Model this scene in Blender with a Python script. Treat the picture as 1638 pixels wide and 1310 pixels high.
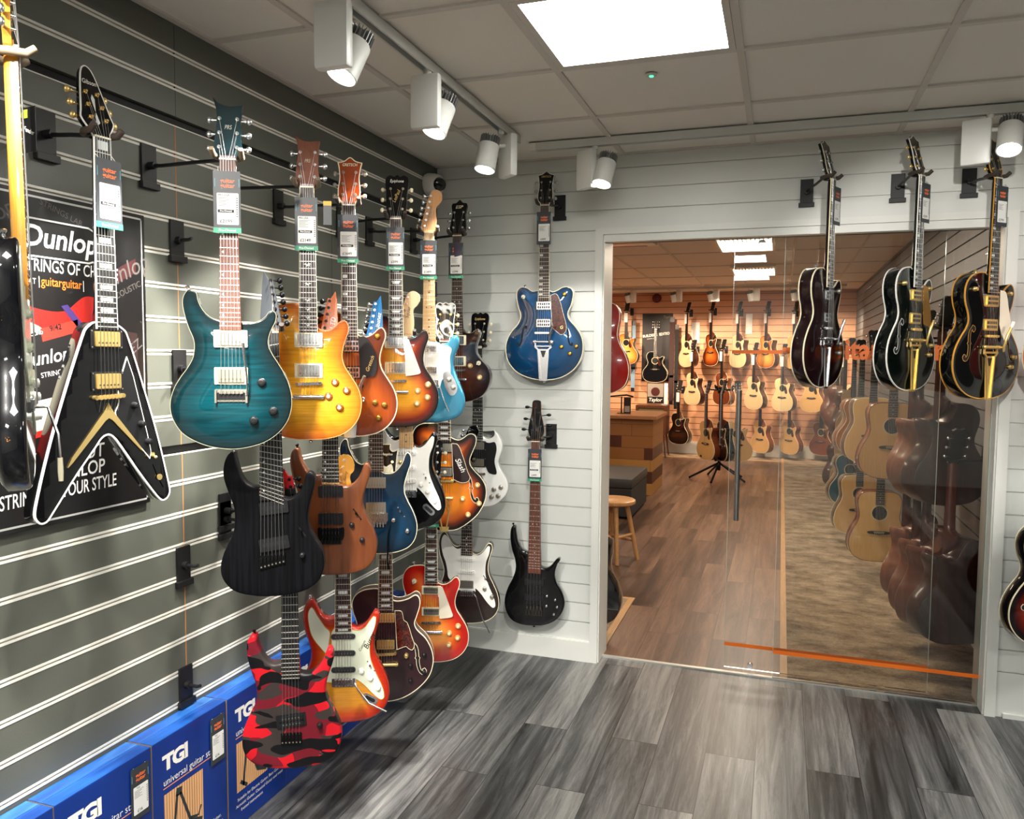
import bpy, bmesh, math, random
from math import sin, cos, pi, radians, sqrt
from mathutils import Vector, Matrix
from mathutils.geometry import delaunay_2d_cdt
random.seed(7)
for o in list(bpy.data.objects): bpy.data.objects.remove(o)
SC = bpy.context.scene; COL = SC.collection
# ---------------------------------------------------------------- camera
cam_d = bpy.data.cameras.new('camera'); cam = bpy.data.objects.new('camera', cam_d); COL.objects.link(cam)
YAW, PITCH, ROLL, FPX = .3279, .0672, .0079, 1265.2455
_fw = Vector((-sin(YAW)*cos(PITCH), cos(YAW)*cos(PITCH), -sin(PITCH)))
_r0 = Vector((cos(YAW), sin(YAW), 0)); _u0 = _r0.cross(_fw)
_R = _r0*cos(ROLL)+_u0*sin(ROLL); _U = -_r0*sin(ROLL)+_u0*cos(ROLL)
_m = Matrix((_R, _U, -_fw)).transposed().to_4x4(); _m.translation = Vector((1.7651, -3.9231, 1.576))
cam.matrix_world = _m
cam_d.sensor_width = 36; cam_d.lens = 36*FPX/1638; cam_d.clip_start = .05; cam_d.clip_end = 60
SC.camera = cam
# ---------------------------------------------------------------- colour management, world
SC.view_settings.view_transform = 'Standard'; SC.view_settings.look = 'None'
SC.view_settings.gamma = 1; SC.view_settings.use_curve_mapping = False
SC.view_settings.exposure = EXPO = 0.85
W = bpy.data.worlds.new('world'); SC.world = W; W.use_nodes = True
W.node_tree.nodes['Background'].inputs[0].default_value = (.75, .8, .85, 1)
W.node_tree.nodes['Background'].inputs[1].default_value = .05
SC.cycles.max_bounces = 8; SC.cycles.transparent_max_bounces = 16
SC.cycles.sample_clamp_indirect = 6
H = 2.569            # ceiling height of the shop
# ---------------------------------------------------------------- lamps
def area(name, loc, size, power, col=(1, .97, .92), rot=(0, 0, 0), sizey=None):
    l = bpy.data.lights.new(name, 'AREA'); l.energy = power; l.color = col; l.size = size
    if sizey: l.shape = 'RECTANGLE'; l.size_y = sizey
    o = bpy.data.objects.new(name, l); o.location = loc; o.rotation_euler = rot; COL.objects.link(o); return o
def spot(name, loc, target, power, angle=50, blend=.35, col=(1, .96, .9), rad=.035):
    l = bpy.data.lights.new(name, 'SPOT'); l.energy = power; l.color = col; l.spot_size = radians(angle)
    l.spot_blend = blend; l.shadow_soft_size = rad
    o = bpy.data.objects.new(name, l); o.location = loc
    o.rotation_euler = (Vector(target)-Vector(loc)).to_track_quat('-Z', 'Y').to_euler(); COL.objects.link(o); return o
CEILW = (1, .985, .95)
for (x, y, p) in [(1.31, -3.9, 30), (3.77, -1.53, 26), (3.77, -3.9, 26), (1.31, -5.8, 22)]:
    area('ceiling_panel_light', (x, y, H-.03), .56, p, CEILW)
# ---------------------------------------------------------------- materials
def lin(h):
    if isinstance(h, str):
        h = h.lstrip('#'); c = [int(h[i:i+2], 16)/255 for i in (0, 2, 4)]
        return tuple((x/12.92 if x <= .04045 else ((x+.055)/1.055)**2.4) for x in c)
    return tuple(h[:3])
MATS = {}
def mat(key, col='#888888', rough=.4, metal=0., coat=0., emit=None, estr=0, bump=0, bscale=200, alpha=None, spec=.5):
    if key in MATS: return MATS[key]
    m = bpy.data.materials.new(key); m.use_nodes = True; b = m.node_tree.nodes['Principled BSDF']
    b.inputs['Base Color'].default_value = (*lin(col), 1); b.inputs['Roughness'].default_value = rough
    b.inputs['Metallic'].default_value = metal; b.inputs['Coat Weight'].default_value = coat
    b.inputs['Coat Roughness'].default_value = .04; b.inputs['Specular IOR Level'].default_value = spec
    if emit: b.inputs['Emission Color'].default_value = (*lin(emit), 1); b.inputs['Emission Strength'].default_value = estr
    if bump:
        N = m.node_tree; n = N.nodes.new('ShaderNodeTexNoise'); n.inputs['Scale'].default_value = bscale
        t = N.nodes.new('ShaderNodeTexCoord'); N.links.new(t.outputs['Object'], n.inputs['Vector'])
        bp = N.nodes.new('ShaderNodeBump'); bp.inputs['Strength'].default_value = bump; bp.inputs['Distance'].default_value = .002
        N.links.new(n.outputs['Fac'], bp.inputs['Height']); N.links.new(bp.outputs['Normal'], b.inputs['Normal'])
    MATS[key] = m; return m
def nd(m, typ, **kw):
    n = m.node_tree.nodes.new(typ)
    for k, v in kw.items():
        if k in n.inputs: n.inputs[k].default_value = v
        else: setattr(n, k, v)
    return n
def lk(m, a, b): m.node_tree.links.new(a, b)
def ramp(m, fac, stops, interp='LINEAR'):
    r = nd(m, 'ShaderNodeValToRGB'); cr = r.color_ramp; cr.interpolation = interp
    while len(cr.elements) > 1: cr.elements.remove(cr.elements[-1])
    cr.elements[0].position = stops[0][0]; cr.elements[0].color = (*lin(stops[0][1]), 1)
    for p, c in stops[1:]:
        e = cr.elements.new(p); e.color = (*lin(c), 1)
    lk(m, fac, r.inputs[0]); return r
def texco(m, scale=(1, 1, 1), rot=(0, 0, 0), out='Object', loc=(0, 0, 0)):
    t = nd(m, 'ShaderNodeTexCoord'); mp = nd(m, 'ShaderNodeMapping')
    mp.inputs['Scale'].default_value = scale; mp.inputs['Rotation'].default_value = rot; mp.inputs['Location'].default_value = loc
    lk(m, t.outputs[out], mp.inputs['Vector']); return mp.outputs['Vector']
def mixc(m, fac, a, b, mode='MIX'):
    x = nd(m, 'ShaderNodeMix', data_type='RGBA', blend_type=mode)
    for s, v in ((x.inputs[0], fac), (x.inputs[6], a), (x.inputs[7], b)):
        if hasattr(v, 'is_linked') or hasattr(v, 'links'): lk(m, v, s)
        elif isinstance(v, (int, float)): s.default_value = v
        else: s.default_value = (*lin(v), 1)
    return x.outputs[2]
def pr(m): return m.node_tree.nodes['Principled BSDF']
def wood(key, c1, c2, rough=.35, coat=0., scale=(60, 60, 4), dist=2., bump=0., extra=None):
    """long-grained timber, grain along local Z unless scale says otherwise"""
    if key in MATS: return MATS[key]
    m = mat(key, c1, rough, coat=coat); v = texco(m, scale)
    n = nd(m, 'ShaderNodeTexNoise', Scale=1., Detail=6., Roughness=.6, Distortion=dist); lk(m, v, n.inputs['Vector'])
    r = ramp(m, n.outputs['Fac'], [(.3, c1), (.7, c2)] if not extra else [(.25, c1), (.5, c2), (.75, extra)])
    lk(m, r.outputs[0], pr(m).inputs['Base Color']); return m
def burst(key, stops, flame=0., rough=.18, coat=1., grain=0., metal=0., fscale=110):
    """paint graded from the rim (attribute edge, in mm/200) to the centre; optional flamed maple under it"""
    if key in MATS: return MATS[key]
    m = mat(key, stops[0][1], rough+.1, metal=metal, coat=coat, spec=.15)
    a = nd(m, 'ShaderNodeAttribute', attribute_name='edge')
    r = ramp(m, a.outputs['Fac'], [(min(1, s/200), c) for s, c in stops]); out = r.outputs[0]
    if flame:
        v = texco(m, (7, 7, fscale)); n = nd(m, 'ShaderNodeTexNoise', Scale=1., Detail=2., Distortion=.6); lk(m, v, n.inputs['Vector'])
        rr = ramp(m, n.outputs['Fac'], [(.35, (1-flame,)*3), (.62, (1, 1, 1))]); out = mixc(m, 1., out, rr.outputs[0], 'MULTIPLY')
    if grain:
        v = texco(m, (90, 90, 3)); n = nd(m, 'ShaderNodeTexNoise', Scale=1., Detail=5., Distortion=1.); lk(m, v, n.inputs['Vector'])
        rr = ramp(m, n.outputs['Fac'], [(.35, (1-grain,)*3), (.65, (1, 1, 1))]); out = mixc(m, 1., out, rr.outputs[0], 'MULTIPLY')
    lk(m, out, pr(m).inputs['Base Color']); return m
# shared stock
M_BLK = lambda: mat('black_gloss', '#070708', .3, coat=1, spec=.05)
CHROME = mat('chrome', '#e6e7e8', .24, 1.); NICKEL = mat('nickel', '#bdb8aa', .34, .9); GOLD = mat('gold_plate', '#f8d88c', .34, .9); FRETM = mat('fret_wire', '#d2cec2', .45, .6)
BLKMET = mat('black_metal', '#121213', .35, .6); STRING = mat('string_steel', '#cfcfcd', .3, 1.)
CREAM = mat('cream_plastic', '#e9dfbd', .35, coat=.3); WHITEP = mat('white_plastic', '#eceae2', .3, coat=.3)
BLKP = mat('black_plastic', '#101012', .4); MINT = mat('mint_plastic', '#dfe5cc', .3, coat=.3); PEARL = mat('pearl_inlay', '#dfe3dd', .25, coat=.5)
ROSE = wood('rosewood_board', '#22120d', '#3c2118', .5, scale=(300, 300, 14)); EBONY = wood('ebony_board', '#0d0c0c', '#181514', .45, scale=(300, 300, 14))
ROSEL = wood('reddish_rosewood_board', '#4a2416', '#713c26', .5, scale=(300, 300, 14))
MAPLE = wood('maple_board', '#d9a765', '#e6bd80', .3, .6, scale=(200, 200, 10)); RMAPLE = wood('roasted_maple_board', '#b9814c', '#cf9a62', .35, .4, scale=(200, 200, 10))
NECKMAHO = wood('mahogany_neck', '#45190e', '#5c2817', .3, .6, scale=(200, 200, 8))
TORT = mat('tortoiseshell', '#3a130c', .2, coat=1)
_v = texco(TORT, (60, 60, 60)); _n = nd(TORT, 'ShaderNodeTexNoise', Scale=1., Detail=4., Distortion=2.); lk(TORT, _v, _n.inputs['Vector'])
lk(TORT, ramp(TORT, _n.outputs['Fac'], [(.35, '#120807'), (.55, '#4a1810'), (.75, '#7c3118')]).outputs[0], pr(TORT).inputs['Base Color'])
# ---------------------------------------------------------------- mesh helpers
class MB:
    def __init__(s): s.v = []; s.f = []; s.m = []; s.mi = 0
    def add(s, vs, fs, mi=None):
        b = len(s.v); s.v += [tuple(v) for v in vs]; s.f += [tuple(i+b for i in f) for f in fs]; s.m += [s.mi if mi is None else mi]*len(fs); return s
    def box(s, x0, x1, y0, y1, z0, z1, mi=None, bev=0):
        x0, x1 = min(x0, x1), max(x0, x1); y0, y1 = min(y0, y1), max(y0, y1); z0, z1 = min(z0, z1), max(z0, z1)
        if not bev:
            return s.add([(x0, y0, z0), (x1, y0, z0), (x1, y1, z0), (x0, y1, z0), (x0, y0, z1), (x1, y0, z1), (x1, y1, z1), (x0, y1, z1)],
                         [(0, 3, 2, 1), (4, 5, 6, 7), (0, 1, 5, 4), (1, 2, 6, 5), (2, 3, 7, 6), (3, 0, 4, 7)], mi)
        bm = bmesh.new(); bmesh.ops.create_cube(bm, size=1)
        for v in bm.verts: v.co = Vector(((x0+x1)/2+v.co.x*(x1-x0), (y0+y1)/2+v.co.y*(y1-y0), (z0+z1)/2+v.co.z*(z1-z0)))
        bmesh.ops.bevel(bm, geom=bm.edges[:], offset=bev, segments=2, affect='EDGES', profile=.6)
        bm.verts.index_update(); s.add([v.co[:] for v in bm.verts], [[v.index for v in f.verts] for f in bm.faces], mi); bm.free(); return s
    def cyl(s, p0, p1, r0, r1=None, n=16, mi=None, cap=True):
        p0 = Vector(p0); p1 = Vector(p1); r1 = r0 if r1 is None else r1; d = (p1-p0).normalized()
        a = d.orthogonal().normalized(); b = d.cross(a); vs = []
        for p, r in ((p0, r0), (p1, r1)):
            for i in range(n):
                t = 2*pi*i/n; vs.append(p+(a*cos(t)+b*sin(t))*r)
        fs = [(i, (i+1) % n, n+(i+1) % n, n+i) for i in range(n)]
        if cap: fs += [tuple(range(n-1, -1, -1)), tuple(range(n, 2*n))]
        return s.add(vs, fs, mi)
    def lathe(s, prof, p0, axis, n=16, mi=None):
        """prof [(r, h)] along axis from p0"""
        p0 = Vector(p0); d = Vector(axis).normalized(); a = d.orthogonal().normalized(); b = d.cross(a); vs = []
        for r, h in prof:
            for i in range(n):
                t = 2*pi*i/n; vs.append(p0+d*h+(a*cos(t)+b*sin(t))*max(r, 1e-5))
        k = len(prof); fs = [(j*n+i, j*n+(i+1) % n, (j+1)*n+(i+1) % n, (j+1)*n+i) for j in range(k-1) for i in range(n)]
        fs += [tuple(range(n-1, -1, -1)), tuple(range((k-1)*n, k*n))]
        return s.add(vs, fs, mi)
    def tube(s, pts, r, n=8, mi=None, closed=False):
        pts = [Vector(p) for p in pts]; k = len(pts); vs = []; up = None
        rr = r if isinstance(r, (list, tuple)) else [r]*k
        for j in range(k):
            t = ((pts[(j+1) % k]-pts[j-1]) if closed else (pts[min(j+1, k-1)]-pts[max(j-1, 0)])).normalized()
            if up is None: up = t.orthogonal().normalized()
            up = (up-t*up.dot(t)).normalized(); b = t.cross(up)
            for i in range(n):
                a = 2*pi*i/n; vs.append(pts[j]+(up*cos(a)+b*sin(a))*rr[j])
        fs = []
        for j in range(k if closed else k-1):
            for i in range(n):
                j2 = (j+1) % k; fs.append((j*n+i, j*n+(i+1) % n, j2*n+(i+1) % n, j2*n+i))
        if not closed: fs += [tuple(range(n-1, -1, -1)), tuple(range((k-1)*n, k*n))]
        return s.add(vs, fs, mi)
    def sphere(s, c, r, n=14, mi=None, sz=(1, 1, 1)):
        c = Vector(c); vs = []; k = n//2
        for j in range(k+1):
            ph = pi*j/k
            for i in range(n):
                t = 2*pi*i/n; vs.append(c+Vector((max(sin(ph), 1e-4)*cos(t)*r*sz[0], max(sin(ph), 1e-4)*sin(t)*r*sz[1], cos(ph)*r*sz[2])))
        return s.add(vs, [(j*n+i, (j+1)*n+i, (j+1)*n+(i+1) % n, j*n+(i+1) % n) for j in range(k) for i in range(n)], mi)
    def prism(s, poly, d0, d1, mi=None, fr=None, mis=None):
        """polygon [(u, v)] between depths; default frame: u=+X, v=+Z, depth towards -Y"""
        fr = fr or FR_MM; n = len(poly)
        ar = sum(poly[i][0]*poly[(i+1) % n][1]-poly[(i+1) % n][0]*poly[i][1] for i in range(n))
        if ar < 0: poly = poly[::-1]
        vs = [fr(u, v, d0) for u, v in poly]+[fr(u, v, d1) for u, v in poly]
        s.add(vs, [tuple(range(n, 2*n)), tuple(range(n-1, -1, -1))], mi)
        s.m[-1] = s.m[-1]
        b = len(s.v)-2*n; s.f += [(b+i, b+(i+1) % n, b+n+(i+1) % n, b+n+i) for i in range(n)]
        s.m += [(mis if mis is not None else (s.mi if mi is None else mi))]*n; return s
    def obj(s, name, mats, parent=None, smooth=False, loc=None, **kw):
        me = bpy.data.meshes.new(name); me.from_pydata(s.v, [], s.f)
        mats = mats if isinstance(mats, (list, tuple)) else [mats]
        for m in mats: me.materials.append(m)
        if len(mats) > 1: me.polygons.foreach_set('material_index', s.m)
        me.update()
        if smooth:
            me.polygons.foreach_set('use_smooth', [True]*len(me.polygons)); me.set_sharp_from_angle(angle=radians(38 if smooth is True else smooth))
        return link(name, me, parent, loc, **kw)
def link(name, me, parent=None, loc=None, label=None, cat=None, group=None, kind=None):
    o = bpy.data.objects.new(name, me); COL.objects.link(o)
    if parent is not None: o.parent = parent
    if loc: o.location = loc
    if label: o['label'] = label
    if cat: o['category'] = cat
    if group: o['group'] = group
    if kind: o['kind'] = kind
    return o
def thing(name, label, cat, loc=(0, 0, 0), rz=0, group=None):
    o = bpy.data.objects.new(name, None); o.empty_display_size = .05; COL.objects.link(o); o.location = loc; o.rotation_euler = (0, 0, rz)
    o['label'] = label; o['category'] = cat
    if group: o['group'] = group
    return o
def copy_tree(o, parent=None):
    c = o.copy(); COL.objects.link(c); c.parent = parent
    if parent is None:
        for k in ('label', 'group'):
            if k in c: del c[k]
    for ch in list(o.children): copy_tree(ch, c)
    return c
def subdiv_curve(pts, closed=True, step=6.0):
    """Catmull-Rom through points; a third element marks a sharp corner"""
    n = len(pts); out = []
    P = [Vector((p[0], p[1])) for p in pts]; S = [len(p) > 2 for p in pts]
    for i in range(n if closed else n-1):
        p1, p2 = P[i], P[(i+1) % n]
        p0 = P[i-1] if (closed or i > 0) else p1; p3 = P[(i+2) % n] if (closed or i+2 < n) else p2
        if S[i]: p0 = p1
        if S[(i+1) % n]: p3 = p2
        # centripetal-ish tangents
        L = (p2-p1).length; k = max(1, int(round(L/step)))
        a = (p1-p0).length or L; b = (p3-p2).length or L
        m1 = (p2-p0)*(L/(L+a)) if p0 != p1 else (p2-p1); m2 = (p3-p1)*(L/(L+b)) if p3 != p2 else (p2-p1)
        for j in range(k):
            t = j/k; t2 = t*t; t3 = t2*t
            q = p1*(2*t3-3*t2+1)+m1*(t3-2*t2+t)+p2*(-2*t3+3*t2)+m2*(t3-t2); out.append((q.x, q.y))
    if not closed: out.append((P[-1].x, P[-1].y))
    return out
def ccw(poly):
    n = len(poly); ar = sum(poly[i][0]*poly[(i+1) % n][1]-poly[(i+1) % n][0]*poly[i][1] for i in range(n))
    return poly if ar > 0 else poly[::-1]
def offset(poly, d):
    """inward offset of a ccw polygon by d (small d)"""
    n = len(poly); out = []
    for i in range(n):
        a = Vector(poly[i-1]); b = Vector(poly[i]); c = Vector(poly[(i+1) % n])
        e1 = (b-a).normalized(); e2 = (c-b).normalized(); n1 = Vector((-e1.y, e1.x)); n2 = Vector((-e2.y, e2.x))
        m = (n1+n2); 
        if m.length < .3: m = n1
        m.normalize(); k = 1/max(.6, m.dot(n1)); out.append((b.x+m.x*d*k, b.y+m.y*d*k))
    return out
FONT_CACHE = {}
def text_geo(txt, size=1., bold=0., spacing=1.):
    key = (txt, bold, spacing)
    if key not in FONT_CACHE:
        cu = bpy.data.curves.new('t', 'FONT'); cu.body = txt; cu.size = 1; cu.offset = bold; cu.space_character = spacing
        cu.resolution_u = 3; cu.align_x = 'CENTER'; cu.align_y = 'CENTER'; cu.extrude = 0
        o = bpy.data.objects.new('t', cu); COL.objects.link(o); dg = bpy.context.evaluated_depsgraph_get(); dg.update()
        me = bpy.data.meshes.new_from_object(o.evaluated_get(dg))
        FONT_CACHE[key] = ([v.co[:2] for v in me.vertices], [tuple(p.vertices) for p in me.polygons])
        bpy.data.objects.remove(o); bpy.data.curves.remove(cu); bpy.data.meshes.remove(me)
    return FONT_CACHE[key]
def add_text(mb, txt, size, fr, u=0, v=0, d=0, sx=1., shear=0., rot=0., bold=0., mi=None, spacing=1., fit=None):
    vs, fs = text_geo(txt, 1., bold, spacing); out = []
    if fit: sx = fit/((max(p[0] for p in vs)-min(p[0] for p in vs))*size)
    for x, y in vs:
        x2 = (x+shear*y)*size*sx; y2 = y*size
        out.append(fr(u+x2*cos(rot)-y2*sin(rot), v+x2*sin(rot)+y2*cos(rot), d))
    mb.add(out, fs, mi); return mb
FR_MM = lambda u, v, d: (u/1000, -d/1000, v/1000)
# ---------------------------------------------------------------- guitar builder (all sizes in mm, v=0 at the foot of the body)
import bisect
def seg_dist(px, py, poly):
    best = 1e9; n = len(poly)
    for i in range(n):
        ax, ay = poly[i]; bx, by = poly[(i+1) % n]; dx, dy = bx-ax, by-ay
        t = ((px-ax)*dx+(py-ay)*dy)/(dx*dx+dy*dy+1e-9); t = 0 if t < 0 else 1 if t > 1 else t
        q = (ax+t*dx-px)**2+(ay+t*dy-py)**2
        if q < best: best = q
    return sqrt(best)
def inside(px, py, poly):
    c = False; n = len(poly); j = n-1
    for i in range(n):
        xi, yi = poly[i]; xj, yj = poly[j]
        if (yi > py) != (yj > py) and px < (xj-xi)*(py-yi)/(yj-yi)+xi: c = not c
        j = i
    return c
def arch_h(dist, arch):
    if not arch: return 0
    t = min(1, max(0, (dist-8)/95)); t = t*t*t*(t*(6*t-15)+10); return -arch+arch*t
def body_mesh(parent, out, T, arch, rf, mats, name='body', grid=14, rb=3, hole=None):
    out = ccw(out); n = len(out); mb = MB(); F = FR_MM
    rings = [(rb, -T, 2), (0, -T+rb, 1), (0, -arch-rf, 1)]
    for k in range(1, 4):
        a = k/3*pi/2; rings.append((rf*(1-cos(a)), -arch-rf+rf*sin(a), 0))
    if arch: rings.append((rf+3.5, -arch, 0))
    polys = [offset(out, r[0]) if r[0] else out for r in rings]
    for (r, d, mi), P in zip(rings, polys): mb.v += [F(u, v, d) for u, v in P]
    for k in range(len(rings)-1):
        mi = rings[k+1][2]
        for i in range(n):
            mb.f.append((k*n+i, k*n+(i+1) % n, (k+1)*n+(i+1) % n, (k+1)*n+i)); mb.m.append(mi)
    # back cap
    mb.f.append(tuple(range(n-1, -1, -1))); mb.m.append(2)
    edge = []
    for (r, d, mi) in rings: edge += [r/200 if mi == 0 else 0]*n
    last = polys[-1]; xs = [p[0] for p in out]; ys = [p[1] for p in out]; pts = []
    x = min(xs)+grid/2; row = 0
    while x < max(xs):
        y = min(ys)+grid/2+(grid/2 if row % 2 else 0)
        while y < max(ys):
            if inside(x, y, last) and seg_dist(x, y, last) > grid*.45: pts.append((x, y))
            y += grid
        x += grid; row += 1
    vs = [Vector(p) for p in last]+[Vector(p) for p in pts]
    r = delaunay_2d_cdt(vs, [], [list(range(n))], 1, 1e-4)
    base = len(mb.v); ro = r[0]; remap = []
    for i, q in enumerate(ro):
        src = r[3][i]
        if src and src[0] < n: remap.append((len(rings)-1)*n+src[0]); continue
        dist = seg_dist(q.x, q.y, out); mb.v.append(F(q.x, q.y, arch_h(dist, arch))); edge.append(min(1, dist/200)); remap.append(len(mb.v)-1)
    for t in r[2]: mb.f.append(tuple(remap[i] for i in t)); mb.m.append(0)
    me = bpy.data.meshes.new(name); me.from_pydata(mb.v, [], mb.f)
    for m in mats: me.materials.append(m)
    me.polygons.foreach_set('material_index', mb.m)
    at = me.attributes.new('edge', 'FLOAT', 'POINT'); at.data.foreach_set('value', edge)
    me.update(); me.polygons.foreach_set('use_smooth', [True]*len(me.polygons)); me.set_sharp_from_angle(angle=radians(50))
    return link(name, me, parent)
def sweep_rim(mb, out, d_hi, d_lo, o_out=.5, o_in=2.6, mi=None):
    out = ccw(out); n = len(out); A = offset(out, -o_out); B = offset(out, o_in); F = FR_MM
    vs = [F(u, v, d_lo) for u, v in A]+[F(u, v, d_hi) for u, v in A]+[F(u, v, d_hi) for u, v in B]+[F(u, v, d_lo) for u, v in B]
    fs = []
    for k in range(4):
        k2 = (k+1) % 4
        for i in range(n):
            j = (i+1) % n; fs.append((k*n+i, k*n+j, k2*n+j, k2*n+i))
    return mb.add(vs, fs, mi)
def rrect(w, h, r, u=0, v=0, ang=0, n=4):
    p = []
    for cx, cy, a0 in ((w/2-r, h/2-r, 0), (-w/2+r, h/2-r, 90), (-w/2+r, -h/2+r, 180), (w/2-r, -h/2+r, 270)):
        for k in range(n+1):
            a = radians(a0+90*k/n); p.append((cx+r*cos(a), cy+r*sin(a)))
    ca, sa = cos(ang), sin(ang); return [(u+x*ca-y*sa, v+x*sa+y*ca) for x, y in p]
def circ(u, v, r, n=14): return [(u+r*cos(2*pi*i/n), v+r*sin(2*pi*i/n)) for i in range(n)]
def knob(parent, u, v, kind, d0=0):
    kinds = dict(speed=(12, 11, BLKP), dome=(9, 14, CHROME), gold=(9.5, 15, GOLD), amber=(12.5, 11, mat('amber_knob', '#8a4a14', .2, coat=1)), hat=(12.5, 11, mat('gold_knob', '#caa05a', .25, coat=1)),
                 black=(8.5, 15, BLKP), white=(10, 12, WHITEP), gret=(10.5, 14, mat('aged_gold_knob', '#b98f3c', .3, .9)), chr=(10.5, 14, NICKEL), sm=(7, 10, CHROME), mirror=(12, 12, NICKEL), jazz=(10.5, 12, NICKEL))
    r, h, m = kinds[kind]; mb = MB(); F = FR_MM
    prof = [(r, 0), (r, h*.45), (r*.86, h*.6), (r*.82, h*.95), (r*.7, h), (0, h)]
    mb.lathe([(a/1000, b/1000) for a, b in prof], F(u, v, d0), (0, -1, 0), 16, 0)
    mb.lathe([(r*.5/1000, 0), (r*.45/1000, .0012), (0, .0013)], F(u, v, d0+h), (0, -1, 0), 12, 1)
    return mb.obj('knob', [m, CREAM if kind in ('amber', 'hat') else m], parent, 40)
def pickup(parent, typ, v, u=0, cover=None, ring=None, ang=0, d=0, w=None, h=None):
    F = FR_MM; cover = cover or NICKEL
    if typ == 'hb':        # covered humbucker on a ring
        w, h = w or 69, h or 37
        if ring:
            r = MB().prism(rrect(w+19, h+10, 3, u, v, ang), d-2, d+3.5); r2 = r.obj('pickup_ring', ring, parent)
            sc = MB()
            for sx in (-1, 1):
                for sy in (-1, 1):
                    x, y = sx*(w/2+6), sy*(h/2+1); sc.cyl(F(u+x*cos(ang)-y*sin(ang), v+x*sin(ang)+y*cos(ang), d+3), F(u+x*cos(ang)-y*sin(ang), v+x*sin(ang)+y*cos(ang), d+4.3), .0017, n=8)
            sc.obj('ring_screws', NICKEL, r2)
        mb = MB(); P = rrect(w, h, 3, u, v, ang); mb.prism(P, d, d+7.2, 0); mb.prism(offset(ccw(P), 1.4), d+7.2, d+8, 0)
        for i in range(6):
            x = (i-2.5)*10; y = -9 if v > 200 else -9
            x2, y2 = u+x*cos(ang)-y*sin(ang), v+x*sin(ang)+y*cos(ang)
            mb.cyl(F(x2, y2, d+8), F(x2, y2, d+8.5), .0024, n=8, mi=1)
        return mb.obj('pickup', [cover, mat('pole_steel', '#8d8a82', .35, 1.)], parent, 30)
    if typ == 'filter':    # open grille of pole windows
        w, h = 70, 38
        MB().prism(rrect(w+18, h+8, 3, u, v), d-2, d+3, 0).obj('pickup_ring', ring or BLKP, parent)
        mb = MB(); mb.prism(rrect(w, h, 3, u, v), d, d+7, 0)
        for r in (-1, 1):
            for i in range(6): mb.prism(rrect(8, 11, 1.5, u+(i-2.5)*10.5, v+r*8.5), d+7, d+7.5, 1)
        return mb.obj('pickup', [cover, BLKP], parent)
    if typ == 'open':      # uncovered black coils
        w, h = w or 70, h or 36
        if ring: MB().prism(rrect(w+16, h+8, 3, u, v, ang), d-2, d+2.5).obj('pickup_ring', ring, parent)
        mb = MB()
        for s in (-1, 1):
            y = s*h*.26; mb.prism(rrect(w, h*.46, h*.2, u-y*sin(ang), v+y*cos(ang), ang), d, d+7, 0)
            for i in range(6):
                x = (i-2.5)*10; mb.prism(circ(u+x*cos(ang)-y*sin(ang), v+x*sin(ang)+y*cos(ang), 2.2, 8), d+7, d+7.5, 1)
        return mb.obj('pickup', [cover, NICKEL], parent)
    if typ == 'soap':      # active one-piece bar
        w, h = w or 80, h or 38
        mb = MB(); mb.prism(rrect(w, h, 4, u, v, ang), d-1, d+6, 0); mb.prism(rrect(w*.82, h*.3, h*.14, u, v, ang), d+6, d+6.6, 1)
        return mb.obj('pickup', [cover, mat('pickup_emboss', '#1e1e20', .3)], parent)
    if typ == 'sc':        # single coil
        mb = MB(); mb.prism(rrect(84, 18, 8.5, u, v, ang), d, d+6, 0); mb.prism(rrect(70, 13, 6, u, v, ang), d+6, d+8, 0)
        for i in range(6):
            x = (i-2.5)*10.4; mb.prism(circ(u+x*cos(ang), v+x*sin(ang), 2.4, 8), d+8, d+8.8, 1)
        return mb.obj('pickup', [cover, NICKEL], parent)
    if typ == 'mini':
        mb = MB(); MB().prism(rrect(84, 38, 2, u, v), d-2, d+3).obj('pickup_ring', ring or CREAM, parent)
        mb.prism(rrect(67, 27, 2, u, v), d, d+7, 0)
        for i in range(6): mb.prism(circ(u+(i-2.5)*10, v-7, 2.2, 8), d+7, d+7.5, 1)
        mb.prism(rrect(60, 6, 1, u, v+4), d+7, d+7.3, 1)
        return mb.obj('pickup', [cover, mat('pole_steel', '#8d8a82', .35, 1.)], parent)
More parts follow.
